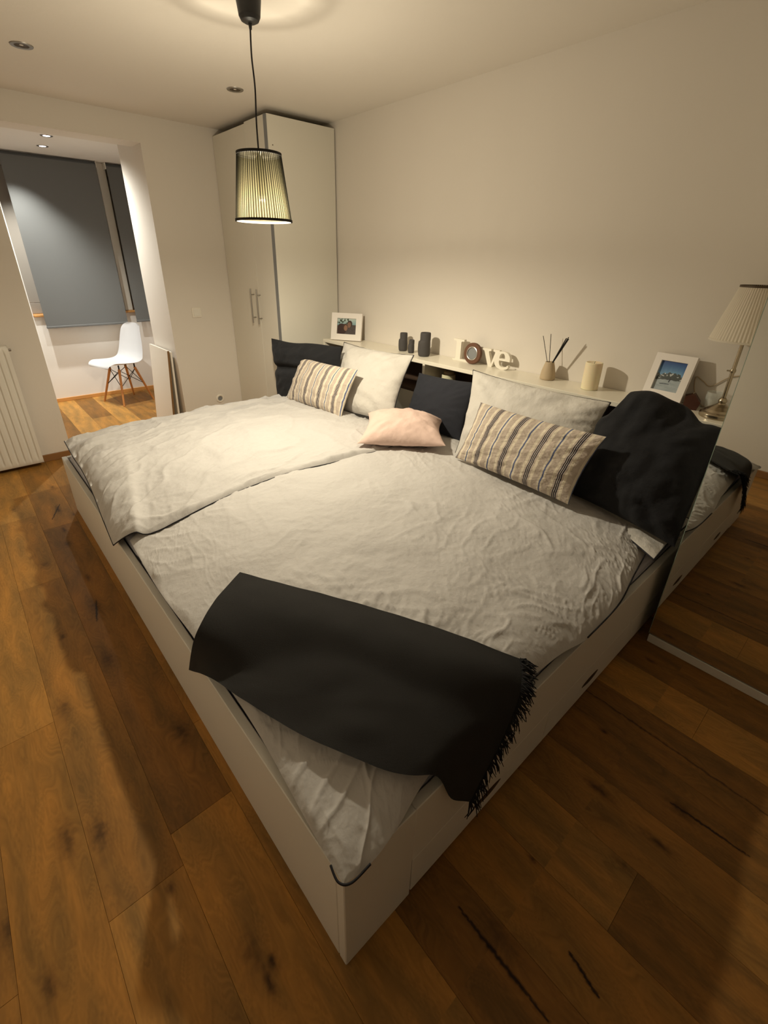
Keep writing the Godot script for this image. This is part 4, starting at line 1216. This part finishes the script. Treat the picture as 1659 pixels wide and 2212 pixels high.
func left_wall_things() -> void:
	# light switch: two rockers in one plate
	var s := thing("light_switch", "white square light switch on the wall beside the wardrobe", "light switch", Vector3(XL, 1.046, 0.909))
	part("plate", box(Vector3(0.0002, -0.041, -0.041), Vector3(0.009, 0.041, 0.041), 0.003), M.board_white, s)
	part("rocker", box(Vector3(0.0092, -0.028, -0.028), Vector3(0.0125, 0.028, 0.028), 0.002), M.white_lacquer, s)
	var k := thing("wall_socket", "round white wall socket low down beside the wardrobe", "socket", Vector3(XL, 0.262, 0.80))
	var b := Basis(Vector3.BACK, -PI / 2.0)
	part("ring", lathe([Vector2(0.022, 0.0003), Vector2(0.040, 0.0003), Vector2(0.039, 0.006), Vector2(0.034, 0.009), Vector2(0.024, 0.008), Vector2(0.022, 0.0003)], 36), M.board_white, k).transform = Transform3D(b, Vector3.ZERO)
	part("insert", lathe([Vector2(0.0, 0.0006), Vector2(0.021, 0.0006), Vector2(0.021, 0.003), Vector2(0.0, 0.002)], 28), M.grey_strip, k).transform = Transform3D(b, Vector3.ZERO)
	# panel radiator with fluted front
	var z0 := 2.30
	var z1 := 3.10
	var y0 := 0.032
	var y1 := 0.905
	var xf := XL + 0.105
	var r := thing("radiator", "white fluted panel radiator on the wall left of the opening", "radiator", Vector3(XL, 0, (z0 + z1) / 2.0))
	var o := Vector3(-XL, 0, -(z0 + z1) / 2.0)
	var pts := PackedVector3Array()
	var n := 241
	for e in [[y0, -0.016], [y0 + 0.002, -0.006], [y0 + 0.03, 0.0], [y0 + 0.055, 1.0], [y1 - 0.055, 1.0], [y1 - 0.03, 0.0], [y1 - 0.002, -0.006], [y1, -0.016]]:
		for i in n:
			var z := lerpf(z0, z1, float(i) / (n - 1))
			var ph := fposmod((z - z0 - 0.012) / 0.042, 1.0)
			var gr := smoothstep(0.30, 0.42, ph) * smoothstep(0.70, 0.58, ph)
			var flute: float = -0.010 * gr if e[1] > 0.5 and z > z0 + 0.02 and z < z1 - 0.02 else 0.0
			pts.append(Vector3(xf + flute + (e[1] if e[1] < 0.0 else 0.0), e[0], z) + o)
	part("front_panel", join([grid(pts, n, 8, false, PackedVector2Array(), false)]), M.white_lacquer, r)
	part("back_panel", box(Vector3(XL + 0.03, y0, z0) + o, Vector3(XL + 0.045, y1, z1) + o, 0.003), M.white_lacquer, r)
	for z in [z0, z1 - 0.0015]:
		part("side_cover", box(Vector3(XL + 0.03, y0, z) + o, Vector3(xf - 0.001, y1, z + 0.0015) + o, 0.0004), M.white_lacquer, r)
	part("top_grille", box(Vector3(XL + 0.045, y1 - 0.004, z0 + 0.002) + o, Vector3(xf - 0.016, y1, z1 - 0.002) + o, 0.001), M.white_lacquer, r)
	part("vent_plug", lathe([Vector2(0.0, 0.0), Vector2(0.009, 0.0), Vector2(0.009, 0.014), Vector2(0.006, 0.017), Vector2(0.0, 0.017)], 16), M.steel, r).transform = Transform3D(Basis(Vector3.RIGHT, -PI / 2.0), Vector3(XL + 0.075, 0.875, z0 - 0.001) + o)
	for z in [z0 + 0.12, z1 - 0.12]:
		part("bracket", box(Vector3(XL, 0.2, z - 0.012) + o, Vector3(XL + 0.031, 0.8, z + 0.012) + o, 0.001), M.white_lacquer, r)

func alcove_things() -> void:
	# roller blinds in front of the windows
	var bl := [[1.035, 1.815, "wide grey roller blind with a bright patch of spotlight on it", 0.79], [0.50, 0.938, "narrow dark grey roller blind half hidden by the opening's jamb", 0.80]]
	for q in bl:
		var z0: float = q[0]
		var z1: float = q[1]
		var y0: float = q[3]
		var t := thing("roller_blind", q[2], "blind", Vector3(ALC, 0, (z0 + z1) / 2.0), 0.0, "")
		var o := Vector3(-ALC, 0, -(z0 + z1) / 2.0)
		part("fabric", box(Vector3(ALC + 0.105, y0 + 0.02, z0) + o, Vector3(ALC + 0.1065, 2.30, z1) + o, 0.0), M.blind_grey, t)
		part("bottom_bar", box(Vector3(ALC + 0.099, y0, z0 - 0.002) + o, Vector3(ALC + 0.1125, y0 + 0.022, z1 + 0.002) + o, 0.004), M.blind_grey, t)
		part("roller", tube([Vector3(ALC + 0.082, 2.302, z0 - 0.004) + o, Vector3(ALC + 0.082, 2.302, z1 + 0.004) + o], 0.024, -1.0, 20), M.blind_case, t)
		for z in [z0 - 0.008, z1 + 0.003]:
			part("bracket", box(Vector3(ALC, 2.275, z) + o, Vector3(ALC + 0.11, 2.333, z + 0.005) + o, 0.001), M.white_lacquer, t)
	# side chair: moulded white shell on four beech legs with black wires
	var ch := thing("side_chair", "white moulded side chair with wooden legs in the alcove", "chair", Vector3(-5.32, 0, 1.27), atan2(0.3, 0.95))
	shell_chair(ch)
	# boards leaning on the jamb
	var lean := 0.085
	var bb := [["white board leaning on the jamb, foremost of the two, raw brown edge", 1.205, 0.018, 0.74, true], ["white board leaning on the jamb, behind the foremost board", 1.150, 0.016, 0.725, false]]
	for k in 2:
		var q: Array = bb[k]
		var t := thing("leaning_board", q[0], "board", Vector3(-4.16, 0.0, float(q[1]) + 0.05), 0.0, "")
		var bs := Basis(Vector3.RIGHT, -lean * (1.0 if k == 0 else 0.5))
		var th: float = q[2]
		part("panel", rot_box(Vector3(-0.245, 0.002, -th), Vector3(0.235, q[3], 0.0), bs), M.board_white, t)
		part("edge", rot_box(Vector3(0.2352, 0.002, -th), Vector3(0.2362, float(q[3]) - 0.001, -0.0005), bs), M.raw_board if k == 0 else M.board_white, t, "raw brown board edge" if k == 0 else "")
	# thin panel in the far left corner
	var tp := part("narrow_panel", rot_box(Vector3(0, 0, 0), Vector3(0.10, 0.73, 0.018), Basis.IDENTITY, Vector3(ALC + 0.02, 0.0, 1.935)), M.board_white)
	tag(tp, "narrow white panel standing edge-on in the alcove's left corner", "panel")

func shell_chair(t: Node3D) -> void:
	# section through the middle: from the front lip over the seat and up the back (z forward, y up), with half widths
	var sec := [Vector3(0.235, 0.405, 0.165), Vector3(0.225, 0.425, 0.195), Vector3(0.17, 0.432, 0.215), Vector3(0.08, 0.424, 0.228), Vector3(-0.02, 0.418, 0.234), Vector3(-0.10, 0.425, 0.234), Vector3(-0.155, 0.450, 0.230), Vector3(-0.19, 0.500, 0.222), Vector3(-0.21, 0.57, 0.212), Vector3(-0.228, 0.66, 0.196), Vector3(-0.245, 0.75, 0.172), Vector3(-0.252, 0.795, 0.145), Vector3(-0.256, 0.822, 0.085)]
	var nu := 31
	var nv := 60
	var top := PackedVector3Array()
	var low := PackedVector3Array()
	for j in nv:
		var v := float(j) / (nv - 1)
		var s := spline(sec, v)
		var s2 := spline(sec, minf(v + 0.01, 1.0)) - spline(sec, maxf(v - 0.01, 0.0))
		var nrm := Vector3(0, -s2.x, s2.y).normalized()   # out of the seat, as (x, y, z) with z forward
		nrm = Vector3(0, absf(s2.x), s2.y).normalized()
		var dish := lerpf(0.030, 0.055, smoothstep(0.35, 0.6, v)) * (1.0 - 0.5 * smoothstep(0.8, 1.0, v))
		if v < 0.15: dish *= 0.2 + 0.8 * v / 0.15
		for i in nu:
			var u := sin((2.0 * i / (nu - 1) - 1.0) * PI / 2.0)
			var e := pow(absf(u), 2.4)
			var p := Vector3(u * s.z, s.y, s.x) + nrm * (dish * e)
			top.append(p + nrm * 0.003 * (1.0 - pow(absf(u), 10.0)))
			low.append(p - nrm * 0.003 * (1.0 - pow(absf(u), 10.0)))
	part("seat_shell", join([grid(top, nu, nv, false, PackedVector2Array(), true), grid(low, nu, nv, false, PackedVector2Array(), false)]), M.chair_shell, t)
	var feet := {}
	var heads := {}
	for sx in [-1, 1]:
		for sz in [-1, 1]:
			var key := Vector2i(sx, sz)
			feet[key] = Vector3(sx * 0.185, 0.0, sz * 0.18 - 0.01)
			heads[key] = Vector3(sx * 0.085, 0.372, sz * 0.09 - 0.01)
			var p := PackedVector3Array()
			part("leg", tube([feet[key], Vector3(feet[key]).lerp(heads[key], 0.5), heads[key]], 0.0095, 0.014, 14), M.beech, t, "beech leg")
	var w := begin()
	for k in [[Vector2i(-1, -1), Vector2i(1, -1)], [Vector2i(1, -1), Vector2i(1, 1)], [Vector2i(1, 1), Vector2i(-1, 1)], [Vector2i(-1, 1), Vector2i(-1, -1)]]:
		for e in 2:
			var a: Vector3 = Vector3(feet[k[e]]).lerp(heads[k[e]], 0.52)
			var b: Vector3 = Vector3(feet[k[1 - e]]).lerp(heads[k[1 - e]], 0.97)
			w.append_from(tube([a, b], 0.0034, -1.0, 6), 0, Transform3D.IDENTITY)
	for k in feet.keys():
		w.append_from(tube([heads[k], Vector3(heads[k]) + Vector3(0, 0.045, 0)], 0.008, -1.0, 8), 0, Transform3D.IDENTITY)
	part("wire_brace", w.commit(), M.wire_black, t, "black wire bracing")
